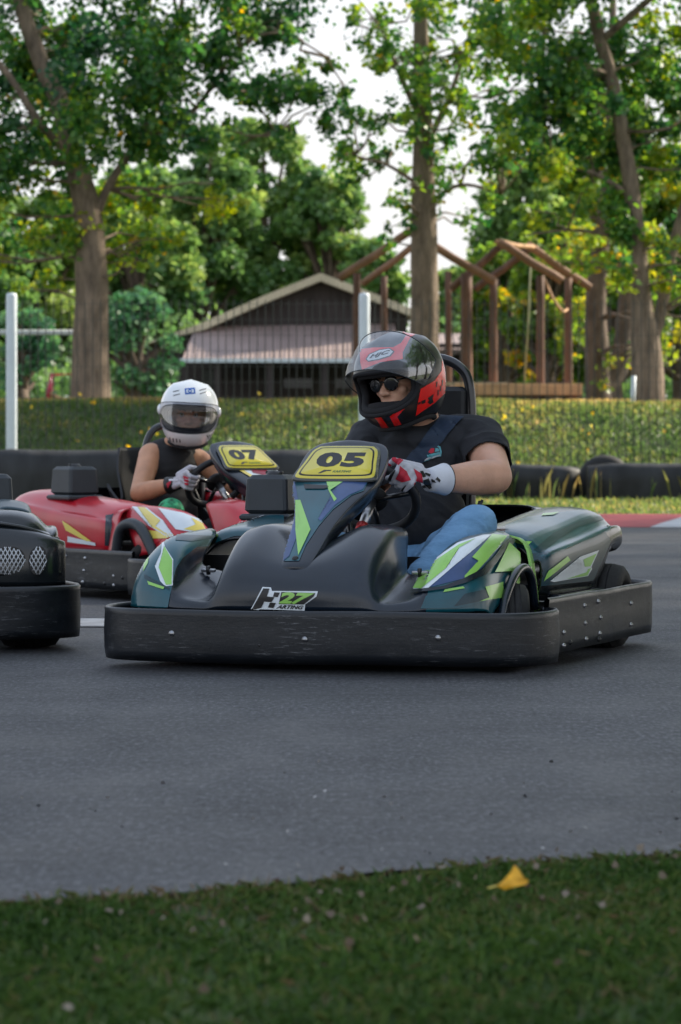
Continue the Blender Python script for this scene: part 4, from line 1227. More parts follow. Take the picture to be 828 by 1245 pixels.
# earth under the lawn edge
# dead bits and clover heads in the lawn
n = 150; X = RNG.uniform(-.8, 1.0, n); Y = np.array([edge_y(v) for v in X]) - np.abs(RNG.normal(0, .45, n)) - .03
me = leaves(np.stack([X, Y, RNG.uniform(.008, .022, n)], 1), .013, RNG.uniform(0, 1, n), leafmat('dry litter', (.12, .08, .05), (.26, .22, .17), .1), 'leaf_litter', .1)
o = link('leaf_litter', me); tag(o, 'small dry brown leaf scraps scattered in the lawn', 'leaf litter', kind='stuff')
# grit thrown onto the asphalt near the lawn
n = 110; X = RNG.uniform(-1.2, 1.6, n); Y = np.array([edge_y(v) for v in X]) + np.abs(RNG.normal(0, .9, n)) + .02
me = leaves(np.stack([X, Y, np.full(n, .006)], 1), .009, RNG.uniform(0, 1, n), leafmat('grit', (.05, .05, .055), (.38, .37, .36), .0), 'grit', .05)
o = link('grit', me); tag(o, 'small pale grit scattered over the asphalt near the lawn', 'grit', kind='stuff')
# yellow fallen leaf
b = MB()
c = Vector((ray(624, 1090).x * 5.16, 5.16, .016))
out = [(-.026, 0), (-.016, .010), (-.004, .024), (.002, .036), (.008, .028), (.014, .017), (.024, .014), (.020, .006), (.004, .001), (-.012, -.003)]
tilt = Euler((math.radians(62), math.radians(8), math.radians(14))).to_matrix()
f = [c + tilt @ Vector((x, y, .006 * math.sin(x * 120))) for x, y in out]
ctr = c + tilt @ Vector((.001, .015, -.006))
b.add(f + [ctr], [(i, (i + 1) % 10, 10) for i in range(10)], mat('yellow leaf', (.85, .44, .02), .5, var=.15, scale=80))
b.tube([f[0], c + tilt @ Vector((-.04, -.006, .002))], .0009, M_YEL2, 5)
o = b.build('fallen_leaf', solid=.0006); tag(o, 'single bright yellow leaf standing in the near lawn', 'leaf')

# strip of grass before the barrier and the bank itself
n = 26000
X = RNG.uniform(-9, 9, n); Y = np.concatenate([RNG.uniform(31.3, 43.5, n // 2) , RNG.uniform(31.3, 43.5, n - n // 2)])
keep = (Y > 31.3 - .12 * X) & (np.abs(X) < Y * .13 + 1); X, Y = X[keep], Y[keep]
tone = np.clip(.45 + .5 * fbm(X, Y, .8) + RNG.normal(0, .15, len(X)), 0, 1)
me = grass('verge_grass', X, Y, np.zeros(len(X)) - .01, .075, .016, M_GRASS2, .8, tone)
o = link('verge_grass', me); tag(o, 'strip of rough grass between the kerb and the black barrier', 'grass', kind='stuff')
n = 120000
X = RNG.uniform(-11, 11, n); Y = RNG.uniform(44, 56, n); 
keep = np.abs(X) < Y * .125 + 1.5; X, Y = X[keep], Y[keep]
Z = np.array([gz(a, c_) for a, c_ in zip(X, Y)]) - .012
q = fbm(X, Y, .6, 3) + .5 * fbm(X, Y, 2.4, 8)
crest = np.clip((Y - 48.5) / 2.5, 0, 1)  # yellow of the backlit crest is put into the blade tone
tone = np.clip(.30 + .55 * q + .5 * crest + RNG.normal(0, .16, len(X)) - .0 * X, 0, 1)
me = grass('bank_grass', X, Y, Z, .095, .022, M_GRASS2, 1.0, tone)
o = link('bank_grass', me); tag(o, 'rough green and yellow grass on the bank behind the barrier, crest painted sunlit', 'grass', kind='stuff')
n = 80; X = RNG.uniform(-7, 7, n); Y = RNG.uniform(44.6, 50.5, n)
Z = np.array([gz(a, c_) for a, c_ in zip(X, Y)]) + RNG.uniform(.05, .16, n)
me = leaves(np.stack([X, Y, Z], 1), .075, RNG.uniform(0, 1, n), leafmat('yellow leaf litter', (.75, .45, .02), (.9, .75, .08), .4), 'fallen_yellow_leaves', .2)
o = link('fallen_yellow_leaves', me); tag(o, 'yellow fallen leaves dotted over the grass bank', 'leaf litter', kind='stuff')
# weed stalks at the foot of the barrier
n = 260; X = RNG.uniform(-6, 7.5, n); Y = 41.3 - .12 * 0 + RNG.uniform(-.4, 0, n)
me = grass('weeds', X, Y, np.zeros(n), .38, .022, M_GRASS2, .35, RNG.uniform(.2, 1, n))
o = link('weeds', me); tag(o, 'tall thin weeds growing along the foot of the barrier', 'weeds', kind='stuff')

# ------------------------------------------------------------------ belt covered tyre barrier
def barrier(x0, x1, Yc, z1, th, label, grp='black belt covered barrier sections', yaw=0):
    b = MB(); L = x1 - x0; n = max(8, int(L / .25))
    G = []
    for i in range(n + 1):
        x = x0 + L * i / n; e = min(1, min(i, n - i) / 1.2 + .25) ** .5
        row = []
        for (y, z) in [(-th / 2, -.01), (-th / 2 - .02, z1 * .5), (-th / 2, z1 * .88), (-th / 2 + .07, z1 * .985), (0, z1 * 1.0), (th / 2 - .07, z1 * .985), (th / 2, z1 * .85), (th / 2, 0)]:
            k = noise.noise(Vector((x * 1.3, y * 2, z * 2))) * .05
            row.append((x, Yc + y * e + k + (x - x0) * yaw, z * (1 - (1 - e) * .12) + (noise.noise(Vector((x * .9, 5, z))) * .04 if z > .1 else 0)))
        G.append(row)
    b.grid(G, M_BELT2)
    b.add(G[0], [tuple(range(8))], M_BELT2); b.add(G[-1], [tuple(range(8))[::-1]], M_BELT2)
    o = b.build('tyre_barrier', solid=0, fixn=True); tag(o, label, 'barrier', grp); return o
barrier(-6.5, -4.02, 38.6, .64, .6, 'taller black barrier section at the left edge, beside the white pole')
barrier(-3.98, -.10, 38.8, .60, .6, 'long black barrier section behind the red kart')
barrier(.02, 1.9, 41.2, .44, .6, 'black barrier section hidden mostly behind the man in the black t-shirt')
barrier(1.95, 2.87, 41.6, .42, .6, 'short black barrier section just right of the man\'s elbow')
barrier(2.96, 6.6, 41.4, .45, .6, 'black barrier section running off the right edge')
b = MB()
b.lathe([(.14, .14), (.2, .16), (.30, .13), (.335, .08), (.34, 0), (.335, -.08), (.30, -.13), (.2, -.16), (.14, -.14), (.16, 0), (.14, .14)], M_TYRE, Matrix.Translation((3.22, 42.1, .20)) @ Matrix.Rotation(PI / 2, 4, 'X'), 36)
o = b.build('loose_tyre'); tag(o, 'old tyre standing behind the right barrier section', 'tyre')

# ------------------------------------------------------------------ white poles and welded mesh fence
M_WPOST = mat('white painted post', (.62, .68, .72), .45, var=.08, scale=3)
M_WIRE = mat('dull green wire', (.022, .028, .025), .5)
fence = empty('mesh_fence', 'tall welded wire mesh fence with white round posts along the foot of the bank', 'fence', loc=(0, 44, 0))
FY = 44.0
zt = .68 + (HOR - 362) / F * FY
for px in (-260, 14, 443, 880):
    x = ray(px, 0).x * FY; b = MB()
    b.lathe([(.072, 0), (.070, zt + .02), (.060, zt + .055), (0, zt + .065)], M_WPOST, Matrix.Translation((x, 0, 0)), 16)
    b.build('post', fence)
b = MB(); x0, x1 = ray(-260, 0).x * FY, ray(880, 0).x * FY
x = x0
while x < x1:
    b.tube([(x, .09, .02), (x, .09, zt - .02)], .0066, M_WIRE, 3, caps=False); x += .10
z = .06
while z < zt:
    b.tube([(x0, .094, z), (x1, .094, z)], .0026 , M_WIRE, 3, caps=False); z += .20
b.build('wire_mesh', fence)

# goal frame beyond the bank on the left
GX0 = ray(-120, 0).x * 56; GX1 = ray(108, 0).x * 56; gzz = .68 + (HOR - 404) / F * 56
b = MB(); gb = gz(0, 56)
b.tube([(GX0, 56, gb - .02), (GX0, 56, gzz), (GX1, 56, gzz), (GX1, 56, gb - .02)], .045, M_WPOST, 10)
goal = b.build('goal_frame'); tag(goal, 'white goal frame with a level crossbar running behind the large trunk', 'goal')

# ------------------------------------------------------------------ barn
M_SID = mat('dark weathered boards', (.045, .035, .034), .85, var=.35, scale=2, stretch=(6, 6, .6), bumpk=.2)
M_SID2 = mat('red brown boards', (.075, .045, .040), .85, var=.3, scale=2, stretch=(6, 6, .6), bumpk=.2)
def tin(name, c, k=26):
    m, nt, b = newmat(name)
    n = noise_node(nt, 1.2, 5); r = ramp(nt, n.outputs['Fac'], [(.3, [v * .8 for v in c]), (.7, [v * 1.15 for v in c])])
    nt.links.new(r.outputs['Color'], b.inputs['Base Color']); b.inputs['Roughness'].default_value = .55
    tc = nt.nodes.new('ShaderNodeTexCoord'); w = nt.nodes.new('ShaderNodeTexWave'); w.inputs['Scale'].default_value = k / 10; nt.links.new(tc.outputs['Object'], w.inputs['Vector'])
    bump(nt, b, w.outputs['Fac'], .6, .03); return m
M_TIN = tin('pinkish tin roofing', (.30, .225, .205)); M_TAN = tin('tan roofing', (.58, .49, .34))
BY = 88.0; s = BY / F
bx = lambda px: (px - 414) * s
bz = lambda py: CAMZ - (py - HOR) * s
barn = empty('barn', 'low dark timber barn with tan gabled roof and pinkish lean-to roof behind the fence', 'barn', loc=(bx(340), BY, 1.3))
def loc(x, y, z): return (x - bx(340), y - BY, z - 1.3)
zb = 1.25
b = MB()
D = 14
front = [(bx(206), zb), (bx(494), zb), (bx(494), bz(384)), (bx(390), bz(343)), (bx(206), bz(412))]
b.add([loc(x, BY, z) for x, z in front] + [loc(x, BY + D, z) for x, z in front], [(0, 1, 2, 3, 4), (9, 8, 7, 6, 5), (0, 4, 9, 5), (1, 6, 7, 2)], M_SID, False)
b.build('wall', barn)
b = MB()  # side leaning section at the left
sd = [(bx(170), zb), (bx(205), zb), (bx(205), bz(405)), (bx(170), bz(436))]
b.add([loc(x, BY + .6, z) for x, z in sd] + [loc(x, BY + D, z) for x, z in sd], [(0, 1, 2, 3), (0, 3, 7, 4), (7, 6, 5, 4)], M_SID2, False)
b.build('side_wall', barn)
b = MB()
rl = [(bx(178), bz(418)), (bx(250), bz(392)), (bx(320), bz(361)), (bx(390), bz(333)), (bx(445), bz(354)), (bx(500), bz(376))]
vs = []
for x, z in rl: vs += [loc(x, BY - .55, z), loc(x, BY + D + .5, z), loc(x, BY + D + .5, z - .16), loc(x, BY - .55, z - (.02 if x < bx(200) else .20))]
b.add(vs, [(4 * i + a, 4 * i + 4 + a, 4 * i + 4 + (a + 1) % 4, 4 * i + (a + 1) % 4) for i in range(5) for a in range(4)] + [(0, 1, 2, 3), (23, 22, 21, 20)], M_TAN, False)
b.build('roof', barn)
b = MB()
Lr = [loc(bx(238), BY - .1, bz(397)), loc(bx(480), BY - .1, bz(394)), loc(bx(484), BY - 2.3, bz(439)), loc(bx(226), BY - 2.3, bz(441))]
b.add(Lr, [(0, 1, 2, 3)], M_TIN, False); b.build('lean_to_roof', barn, solid=.06)
b = MB(); b.box(loc((bx(226) + bx(484)) / 2, BY - 2.36, bz(441)), (bx(486) - bx(224), .12, .10), M_WPOST); b.build('gutter', barn)
for px in (230, 268, 330, 395, 450, 482):
    b = MB(); b.box(loc(bx(px), BY - 2.2, (bz(443) + zb) / 2), (.14, .14, bz(443) - zb), M_SID); b.build('post', barn)  # dark boards paint the shade under the lean-to onto the posts
for px0, px1 in ((180, 200), (245, 262), (345, 380), (408, 440)):
    b = MB(); b.box(loc((bx(px0) + bx(px1)) / 2, BY - (.03 if px0 > 210 else -.56), (bz(450) + bz(472)) / 2), (bx(px1) - bx(px0), .06, bz(450) - bz(472)), mat('dark window glass', (.02, .022, .025), .15)); b.build('window', barn)
b = MB(); b.box(loc(bx(350), BY - .04, (bz(444) + bz(462)) / 2 + .1), (3.6, .05, .5), mat('dark doorway boards', (.02, .016, .015), .8)); b.build('door', barn)

# second low shed behind the log frame
b = MB(); Y0 = 96; s2 = Y0 / F
b.box(((610 - 414) * s2, Y0, 1.1 + 1.1), (4.2, 4, 2.4), M_SID, bev=.02)
sh = b.build('shed'); tag(sh, 'low dark shed seen between the log posts', 'shed')
b = MB(); b.box(((610 - 414) * s2, Y0, 3.45), (5, 4.8, .14), M_TIN, Euler((.12, 0, 0)).to_matrix()); b.build('roof', sh)

# ------------------------------------------------------------------ log play frame
M_LOG = mat('brown stained log', (.15, .075, .048), .75, var=.35, scale=3, stretch=(3, 3, .8), bumpk=.35)
M_LOG2 = mat('orange brown log', (.27, .14, .08), .7, var=.3, scale=3, bumpk=.3)
M_DECK = mat('pale deck boards', (.55, .32, .17), .75, var=.25, scale=4)
PY = 60.0
fr = empty('log_frame', 'brown log play frame with two peaked log roofs over a timber deck', 'play frame', loc=(0, 0, 0))
def lp(px, py, Y): return tuple(at(px, py, Y))
base = gz(0, 60) - .05
def post(px, py, Y, r=.085):
    r *= .88; x, y, z = lp(px, py, Y); b = MB()
    pts = [(x + .01 * noise.noise(Vector((px, i, 0))), y, base + (z - base) * i / 6) for i in range(7)]
    b.tube(pts, [r * (1.06 - .02 * i) for i in range(7)], M_LOG, 10); b.build('post', fr)
for px, py, Y, r in [(434, 332, 60, .085), (467, 336, 62.5, .075), (545, 330, 62.5, .075), (567, 332, 60, .125), (600, 340, 60, .085), (657, 335, 60, .085), (691, 338, 61.5, .085)]: post(px, py, Y, r)
def beam(p, q, r=.085, m=M_LOG2):
    r *= .88
    P, Q = Vector(lp(*p)), Vector(lp(*q)); b = MB()
    b.tube([P.lerp(Q, t) + Vector((0, 0, .012 * math.sin(t * 9))) for t in np.linspace(0, 1, 7)], r, m, 10); b.build('rafter', fr)
beam((412, 339, 59.8), (500, 281, 59.8)); beam((440, 346, 62.6), (515, 290, 62.6), .075)
beam((500, 283, 59.7), (602, 343, 59.7)); beam((515, 292, 62.6), (590, 336, 62.6), .07, M_LOG)
beam((548, 352, 60.1), (612, 297, 60.1), .08, M_LOG); beam((606, 294, 59.9), (684, 342, 59.9)); beam((577, 352, 62), (648, 300, 62), .08, M_LOG); beam((640, 297, 61.6), (718, 351, 61.6))
beam((604, 294, 60), (652, 302, 61.7), .05, M_DECK); beam((498, 283, 59.9), (517, 290, 62.6), .06)
b = MB(); b.box((lp(625, 0, 61)[0], 61, CAMZ + (HOR - 474) / F * 60), ((702 - 548) / F * 60, 3.0, .20), M_DECK, bev=.01)
for px in (556, 600, 650, 694): b.box((lp(px, 0, 60)[0], 59.7, (base + CAMZ + (HOR - 486) / F * 60) / 2), (.14, .14, .6), M_LOG)
b.build('deck', fr)
b = MB(); b.box((lp(580, 0, 59)[0], 59.6, CAMZ + (HOR - 466) / F * 59.4), ((622 - 545) / F * 60, .14, .05), mat('new pale plank', (.5, .40, .26), .7)); b.build('plank', fr)
b = MB(); b.box((lp(688, 0, 59)[0], 59.4, base + .1), (.9, 1.0, .18), M_LOG2, bev=.03); b.build('step', fr)
b = MB(); b.tube(curve([lp(662, 338, 60.5), lp(672, 362, 60.4), lp(684, 378, 60.5), lp(690, 376, 61)], 5), .022, M_DECK, 6)
b.tube([lp(645, 322, 61), lp(642, 400, 61), lp(638, 465, 61)], .018, mat('pale rope', (.35, .36, .2), .8), 6); b.build('rope', fr)

# ------------------------------------------------------------------ trees
def barkmat(name, c, sc=5):
    m, nt, b = newmat(name)
    n = noise_node(nt, sc, 7, .65, stretch=(1.8, 1.8, .5)); r = ramp(nt, n.outputs['Fac'], [(.3, [v * .45 for v in c]), (.5, c), (.7, [min(1, v * 1.5) for v in c])])
    nt.links.new(r.outputs['Color'], b.inputs['Base Color']); b.inputs['Roughness'].default_value = .9
    bump(nt, b, n.outputs['Fac'], .9, .06); return m
M_BARK = barkmat('poplar bark', (.215, .16, .115)); M_BARK2 = barkmat('dark bark', (.14, .10, .075))
M_LEAF = leafmat('poplar leaves', [(0, (.012, .062, .026)), (.45, (.045, .16, .034)), (.75, (.18, .31, .035)), (.93, (.30, .36, .02)), (.97, (.45, .34, .02)), (1, (.6, .4, .02))], None, .42)  # lowest tones are darkened to paint leaves in shade
M_LEAF2 = leafmat('bright leaves', [(0, (.045, .13, .03)), (.5, (.11, .21, .03)), (.9, (.22, .28, .03)), (.96, (.5, .38, .03)), (1, (.6, .42, .03))], None, .5)  # bright yellow tones paint leaf highlights on the right hand trees
M_LEAF3 = leafmat('far leaves', [(0, (.045, .12, .045)), (.5, (.12, .235, .065)), (1, (.28, .37, .10))], None, .35)  # paler greens stand in for haze over the far trees
M_LEAFB = leafmat('blue green leaves', [(0, (.04, .12, .06)), (.5, (.07, .19, .09)), (1, (.15, .28, .10))], None, .3)
def limb(pts, r, m, n=12, k=5):
    P = curve([(p[0], p[1], p[2]) for p in pts], k)
    R = curve([(q,) for q in r], k); b = MB()
    b.tube(P, [max(.004, float(q[0])) for q in R], m, n); return b
def wiggle(p, q, n, a):
    p, q = Vector(p), Vector(q); L = (q - p).length
    return [p.lerp(q, i / n) + Vector([random.uniform(-1, 1) * a * L * math.sin(PI * i / n) for _ in range(3)]) for i in range(n + 1)]
def tree(label, Y, trunk, limbs, clumps, dens, leaf, leafm, bark=M_BARK, ydepth=1.6, tonebias=0.0, group='tall poplar trees on the bank', twigs=True, hide=.8):
    """trunk/limbs: lists of (px,py,halfwidth_px,dY); clumps: (px,py,rx,ry,[tone bias],[dY])"""
    s = Y / F
    root = empty('poplar_tree', label, 'tree', group, loc=(0, 0, 0))
    root.location = (ray(trunk[0][0], 0).x * Y, Y, gz(0, Y)); off = root.location.copy()
    def W(px, py, dY=0): 
        v = at(px, py, Y); v.y += dY; v.x = (px - 414) * s; v.z = CAMZ - (py - HOR) * s; return v - off
    tp = [W(t[0], t[1], t[3] if len(t) > 3 else 0) for t in trunk]; tr = [t[2] * s for t in trunk]
    tp[0].z = -.25
    tb = limb(tp, tr, bark, 20, 8)
    # bark relief on the trunk itself
    tb.v = [tuple(Vector(v) + Vector((1, .6, 0)) * .018 * noise.noise(Vector((v[0] * 7, v[1] * 7, v[2] * 1.4)))) for v in tb.v]
    tb.build('trunk', root)
    sk = [(tp[i].lerp(tp[i + 1], t)) for i in range(1, len(tp) - 1) for t in (0, .33, .66)] + [tp[-1]]
    for lm in limbs:
        P = [W(t[0], t[1], t[3] if len(t) > 3 else 0) for t in lm]; lb = limb(P, [t[2] * s for t in lm], bark, 10, 6)
        lb.build('limb', root); sk += P[1:]
    br = MB(); Cs = []; To = []
    for c in clumps:
        px, py, rx, ry = c[:4]; tb_ = c[4] if len(c) > 4 else 0; dY = c[5] if len(c) > 5 else random.uniform(-ydepth, ydepth)
        for ta, tb in zip(trunk, trunk[1:]):
            if tb[1] <= py <= ta[1] and abs(px - (ta[0] + (tb[0] - ta[0]) * (ta[1] - py) / (ta[1] - tb[1]))) < rx * 1.1 and py < 235 and random.random() < hide: dY = abs(dY) * .8 + .7
        cc = W(px, py, dY); rX, rZ = rx * s, ry * s
        # branch out of the nearest part of the skeleton
        a = min(sk, key=lambda q: (q - cc).length + max(0, q.z - cc.z) * .8)
        w = wiggle(a, cc, 4, .08); L = (cc - a).length
        if L > .15: br.tube(w, [.010 + .012 * min(L, 2) * (1 - i / 4) for i in range(5)], bark, 6)
        nt_ = max(3, int(rx * ry / 260))
        vol = rx * ry
        for k in range(nt_):
            d = Vector((random.gauss(0, .55) * rX, random.gauss(0, .55) * (rX + rZ) * .5, random.gauss(0, .55) * rZ)); e = cc + d
            if twigs: br.tube(wiggle(w[3], e, 2, .1), [.009, .006, .003], bark, 4, caps=False)
            m = int(vol / nt_ * dens * random.uniform(.5, 1.5))
            if m < 1: continue
            sg = (rX + rZ) * .5 * random.uniform(.16, .42)
            p = RNG.normal(0, 1, (m, 3)) * sg + np.array(e)
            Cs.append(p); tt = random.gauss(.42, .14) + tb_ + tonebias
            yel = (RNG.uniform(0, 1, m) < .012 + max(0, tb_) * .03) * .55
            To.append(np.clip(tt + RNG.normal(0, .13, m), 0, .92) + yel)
    if br.v: br.build('branches', root)
    C = np.concatenate(Cs); T = np.concatenate(To)
    link('crown', leaves(C, leaf, T, leafm, 'crown'), root)
    return root
random.seed(11)
def area(x0, y0, x1, y1, n, r, tone=0, jit=.35):
    out = []
    for _ in range(n):
        rr = r * random.uniform(1 - jit, 1 + jit)
        out.append((random.uniform(x0, x1), random.uniform(y0, y1), rr * random.uniform(.9, 1.35), rr * random.uniform(.65, 1.0), tone + random.uniform(-.12, .12)))
    return out
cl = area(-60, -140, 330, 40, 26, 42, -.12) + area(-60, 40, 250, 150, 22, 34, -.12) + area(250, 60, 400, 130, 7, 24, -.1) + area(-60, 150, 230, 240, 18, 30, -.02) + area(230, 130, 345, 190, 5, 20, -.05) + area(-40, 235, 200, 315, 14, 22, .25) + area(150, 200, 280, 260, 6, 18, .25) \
    + [(30, 345, 22, 9, .3), (55, 340, 14, 9, .4), (165, 320, 16, 12, .2), (205, 290, 18, 10, .2), (345, 165, 16, 10), (300, 100, 20, 16), (390, 75, 22, 14), (365, 100, 14, 12), (420, 100, 16, 8), (330, 150, 14, 10), (15, 300, 30, 25, -.1), (350, 60, 18, 12), (310, 40, 24, 16)]  # upper clumps toned dark as shade, lower ones yellow as sunlight
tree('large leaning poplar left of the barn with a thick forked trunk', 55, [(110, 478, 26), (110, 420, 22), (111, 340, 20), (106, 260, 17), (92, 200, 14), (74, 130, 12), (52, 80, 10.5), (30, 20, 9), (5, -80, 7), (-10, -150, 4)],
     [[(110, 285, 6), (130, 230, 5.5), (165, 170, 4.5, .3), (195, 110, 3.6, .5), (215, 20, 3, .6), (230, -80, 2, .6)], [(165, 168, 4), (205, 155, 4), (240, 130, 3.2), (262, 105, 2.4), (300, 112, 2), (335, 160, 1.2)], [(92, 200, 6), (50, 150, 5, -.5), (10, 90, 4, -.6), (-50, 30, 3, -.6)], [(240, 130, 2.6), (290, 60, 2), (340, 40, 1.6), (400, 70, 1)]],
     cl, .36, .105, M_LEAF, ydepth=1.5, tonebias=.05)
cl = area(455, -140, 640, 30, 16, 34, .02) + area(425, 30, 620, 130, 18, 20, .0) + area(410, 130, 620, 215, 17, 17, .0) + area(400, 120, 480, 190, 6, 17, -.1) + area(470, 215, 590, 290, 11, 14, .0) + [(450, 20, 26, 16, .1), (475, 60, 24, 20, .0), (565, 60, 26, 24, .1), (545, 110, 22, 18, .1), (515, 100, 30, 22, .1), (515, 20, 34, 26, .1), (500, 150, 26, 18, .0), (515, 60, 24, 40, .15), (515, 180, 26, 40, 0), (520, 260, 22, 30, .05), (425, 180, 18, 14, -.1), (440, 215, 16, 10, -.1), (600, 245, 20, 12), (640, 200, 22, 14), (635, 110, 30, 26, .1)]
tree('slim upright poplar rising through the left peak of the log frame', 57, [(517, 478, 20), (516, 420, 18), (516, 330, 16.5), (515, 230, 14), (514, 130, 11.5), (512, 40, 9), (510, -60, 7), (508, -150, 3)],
     [[(516, 180, 5), (545, 120, 3.6, .4), (566, 60, 2.4, .6), (580, 5, 1.2, .6), (596, -40, .5, .6)], [(514, 150, 5), (484, 90, 3, -.4), (462, 40, 1.6, -.6), (430, 0, .5, -.7)], [(516, 250, 3), (560, 225, 2.4), (610, 235, 1.5)], [(516, 230, 3), (470, 200, 2), (430, 190, 1.2)]],
     cl, .22, .105, M_LEAF, ydepth=1.3, tonebias=.08, hide=.2)
cl = area(610, -140, 900, 60, 26, 42, -.10) + area(650, 60, 900, 170, 22, 34, -.14) + area(700, 150, 900, 290, 20, 28, -.12) + area(600, 60, 700, 200, 8, 26, .0) + area(770, 290, 900, 380, 10, 20, .18) + area(650, 195, 720, 260, 5, 20, .3) + area(720, 280, 800, 350, 7, 16, .22) + [(640, 40, 26, 20, .2)]  # brighter tones along the lower edge paint sun on the leaves
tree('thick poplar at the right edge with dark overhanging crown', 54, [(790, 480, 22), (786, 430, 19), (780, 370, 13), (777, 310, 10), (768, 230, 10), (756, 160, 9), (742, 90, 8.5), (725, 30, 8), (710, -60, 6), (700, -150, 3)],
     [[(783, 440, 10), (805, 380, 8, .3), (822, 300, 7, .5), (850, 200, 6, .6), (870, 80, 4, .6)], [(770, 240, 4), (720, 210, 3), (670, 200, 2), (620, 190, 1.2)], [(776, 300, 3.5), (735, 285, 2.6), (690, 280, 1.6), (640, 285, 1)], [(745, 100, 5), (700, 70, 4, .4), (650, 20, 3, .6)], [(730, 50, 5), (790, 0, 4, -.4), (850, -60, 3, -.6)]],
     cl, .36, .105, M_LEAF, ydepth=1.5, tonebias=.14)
cl = area(690, 330, 900, 450, 12, 20, .2) + area(640, 250, 800, 340, 10, 24, .25) + area(720, 100, 900, 240, 8, 30, .1)
tree('twin trunked poplar standing just left of the thick right hand one', 63, [(728, 482, 17), (726, 430, 15), (724, 370, 13), (730, 300, 10), (740, 200, 8), (745, 60, 5), (745, -60, 3)],
     [[(732, 470, 15, .2), (756, 440, 14, .4), (764, 380, 11, .6), (770, 300, 9, .6), (790, 180, 6, .6)]],
     cl, .26, .11, M_LEAF2, bark=M_BARK2, ydepth=2.5)
# far wood: separate broad trees
def far_tree(label, px, Y, top, halfw, bottom=470, m=M_LEAF3, dens=.21, leaf=.25, bias=.08, n=50, group='broad green trees beyond the barn', name='broadleaf_tree'):
    s = Y / F; root = empty(name, label, 'tree', group, loc=((px - 414) * s, Y, gz(0, Y) - .02))
    off = root.location
    H = (HOR - top) * s + CAMZ - off.z
    R = halfw * s
    b = MB(); b.tube(wiggle((0, 0, -.1), (random.uniform(-.4, .4), 0, H * .75), 6, .03), [.26 * (1 - .12 * i) for i in range(7)], M_BARK2, 8); b.build('trunk', root)
    br = MB(); Cs = []; T = []
    zlow = max(.3, (HOR - bottom) * s + CAMZ - off.z)
    for k in range(n):
        t = random.uniform(0, 1) ** .85; z = zlow + (H - zlow) * t
        wd = R * (1 - ((t - .42) / .62) ** 2 if t > .42 else 1 - ((.42 - t) / .9) ** 2) ** .5 if abs(t - .42) < .62 else R * .3
        an = random.uniform(0, 2 * PI); q = random.uniform(.35, 1) ** .5
        c = Vector((math.cos(an) * wd * q, math.sin(an) * wd * q * .8, z)); rr = R * random.uniform(.24, .42)
        br.tube([(0, 0, z * .6), c * .7 + Vector((0, 0, z * .2)), c], [.10, .06, .02], M_BARK2, 5, caps=False)
        mm = int((rr / s) ** 2 * dens * 3)
        d = unit(RNG.normal(size=(mm, 3))) * (RNG.uniform(.35, 1.1, mm) ** .6)[:, None] * rr
        d[:, 2] *= .75
        Cs.append(d + np.array(c)); tt = random.gauss(.45, .16) + bias
        T.append(tt + RNG.normal(0, .13, mm) + .25 * d[:, 2] / rr * 0)
    br.build('branches', root)
    link('crown', leaves(np.concatenate(Cs), leaf, np.concatenate(T), m, 'crown', .2), root)
    return root
random.seed(5)
far_tree('broad dark tree filling the gap left of the large leaning trunk', 40, 108, 250, 70)
far_tree('rounded tree rising behind the left end of the barn', 165, 112, 215, 72)
far_tree('tall tree with a rounded top above the left slope of the barn roof', 245, 116, 168, 70, n=40)
far_tree('tallest far tree standing over the barn ridge', 325, 120, 160, 66, bias=.05, n=40)
far_tree('tree with a lighter top right of the barn ridge', 400, 118, 215, 58, bias=.1)
far_tree('low tree behind the left peak of the log frame', 458, 110, 300, 40, bias=.1)
far_tree('dark tree at the far left edge', -40, 104, 240, 70)
far_tree('bright green tree seen between the middle log posts', 610, 92, 310, 50, m=M_LEAF2, leaf=.19, bias=.02)
far_tree('bright green tree behind the rope of the log frame', 668, 88, 265, 50, m=M_LEAF2, leaf=.18, bias=.08)
far_tree('tall tree behind the right peak of the log frame', 640, 118, 205, 58, bias=.1)
far_tree('yellow green tree painted as sunlit right of the log frame', 745, 84, 235, 62, m=M_LEAF2, leaf=.18, bias=.18, n=34)
far_tree('bright tree at the right edge behind the thick poplar', 830, 86, 220, 62, m=M_LEAF2, leaf=.18, bias=.1, n=34)
far_tree('green tree paled as if hazy showing in the gap right of the slim poplar', 555, 112, 330, 34, bias=.15)
far_tree('dense dark tree far right behind the bright ones', 730, 125, 130, 90, n=44)
for i, (px, top, w, Y, lb) in enumerate([(165, 362, 44, 70, 'blue green round bush right of the large trunk'), (28, 378, 38, 70, 'blue green bush left of the large trunk, behind the white post')]):
    far_tree(lb, px, Y, top, w, bottom=474, m=M_LEAFB, dens=.10, leaf=.13, n=30, group='blue green bushes behind the fence', name='bush')['category'] = 'bush'
# low undergrowth filling the foot of the wood
n = 26000
X = RNG.uniform(-26, 26, n); Y = RNG.uniform(98, 104, n); Z = 1.2 + np.abs(RNG.normal(0, 1.0, n)) * (1.2 + .5 * fbm(X, Y, .3))
me = leaves(np.stack([X, Y, Z], 1), .24, np.clip(.35 + .4 * fbm(X, Z, .8) + RNG.normal(0, .12, n), 0, 1), M_LEAF3, 'undergrowth')
o = link('undergrowth', me); tag(o, 'dense dark undergrowth at the foot of the far trees', 'undergrowth', kind='stuff')
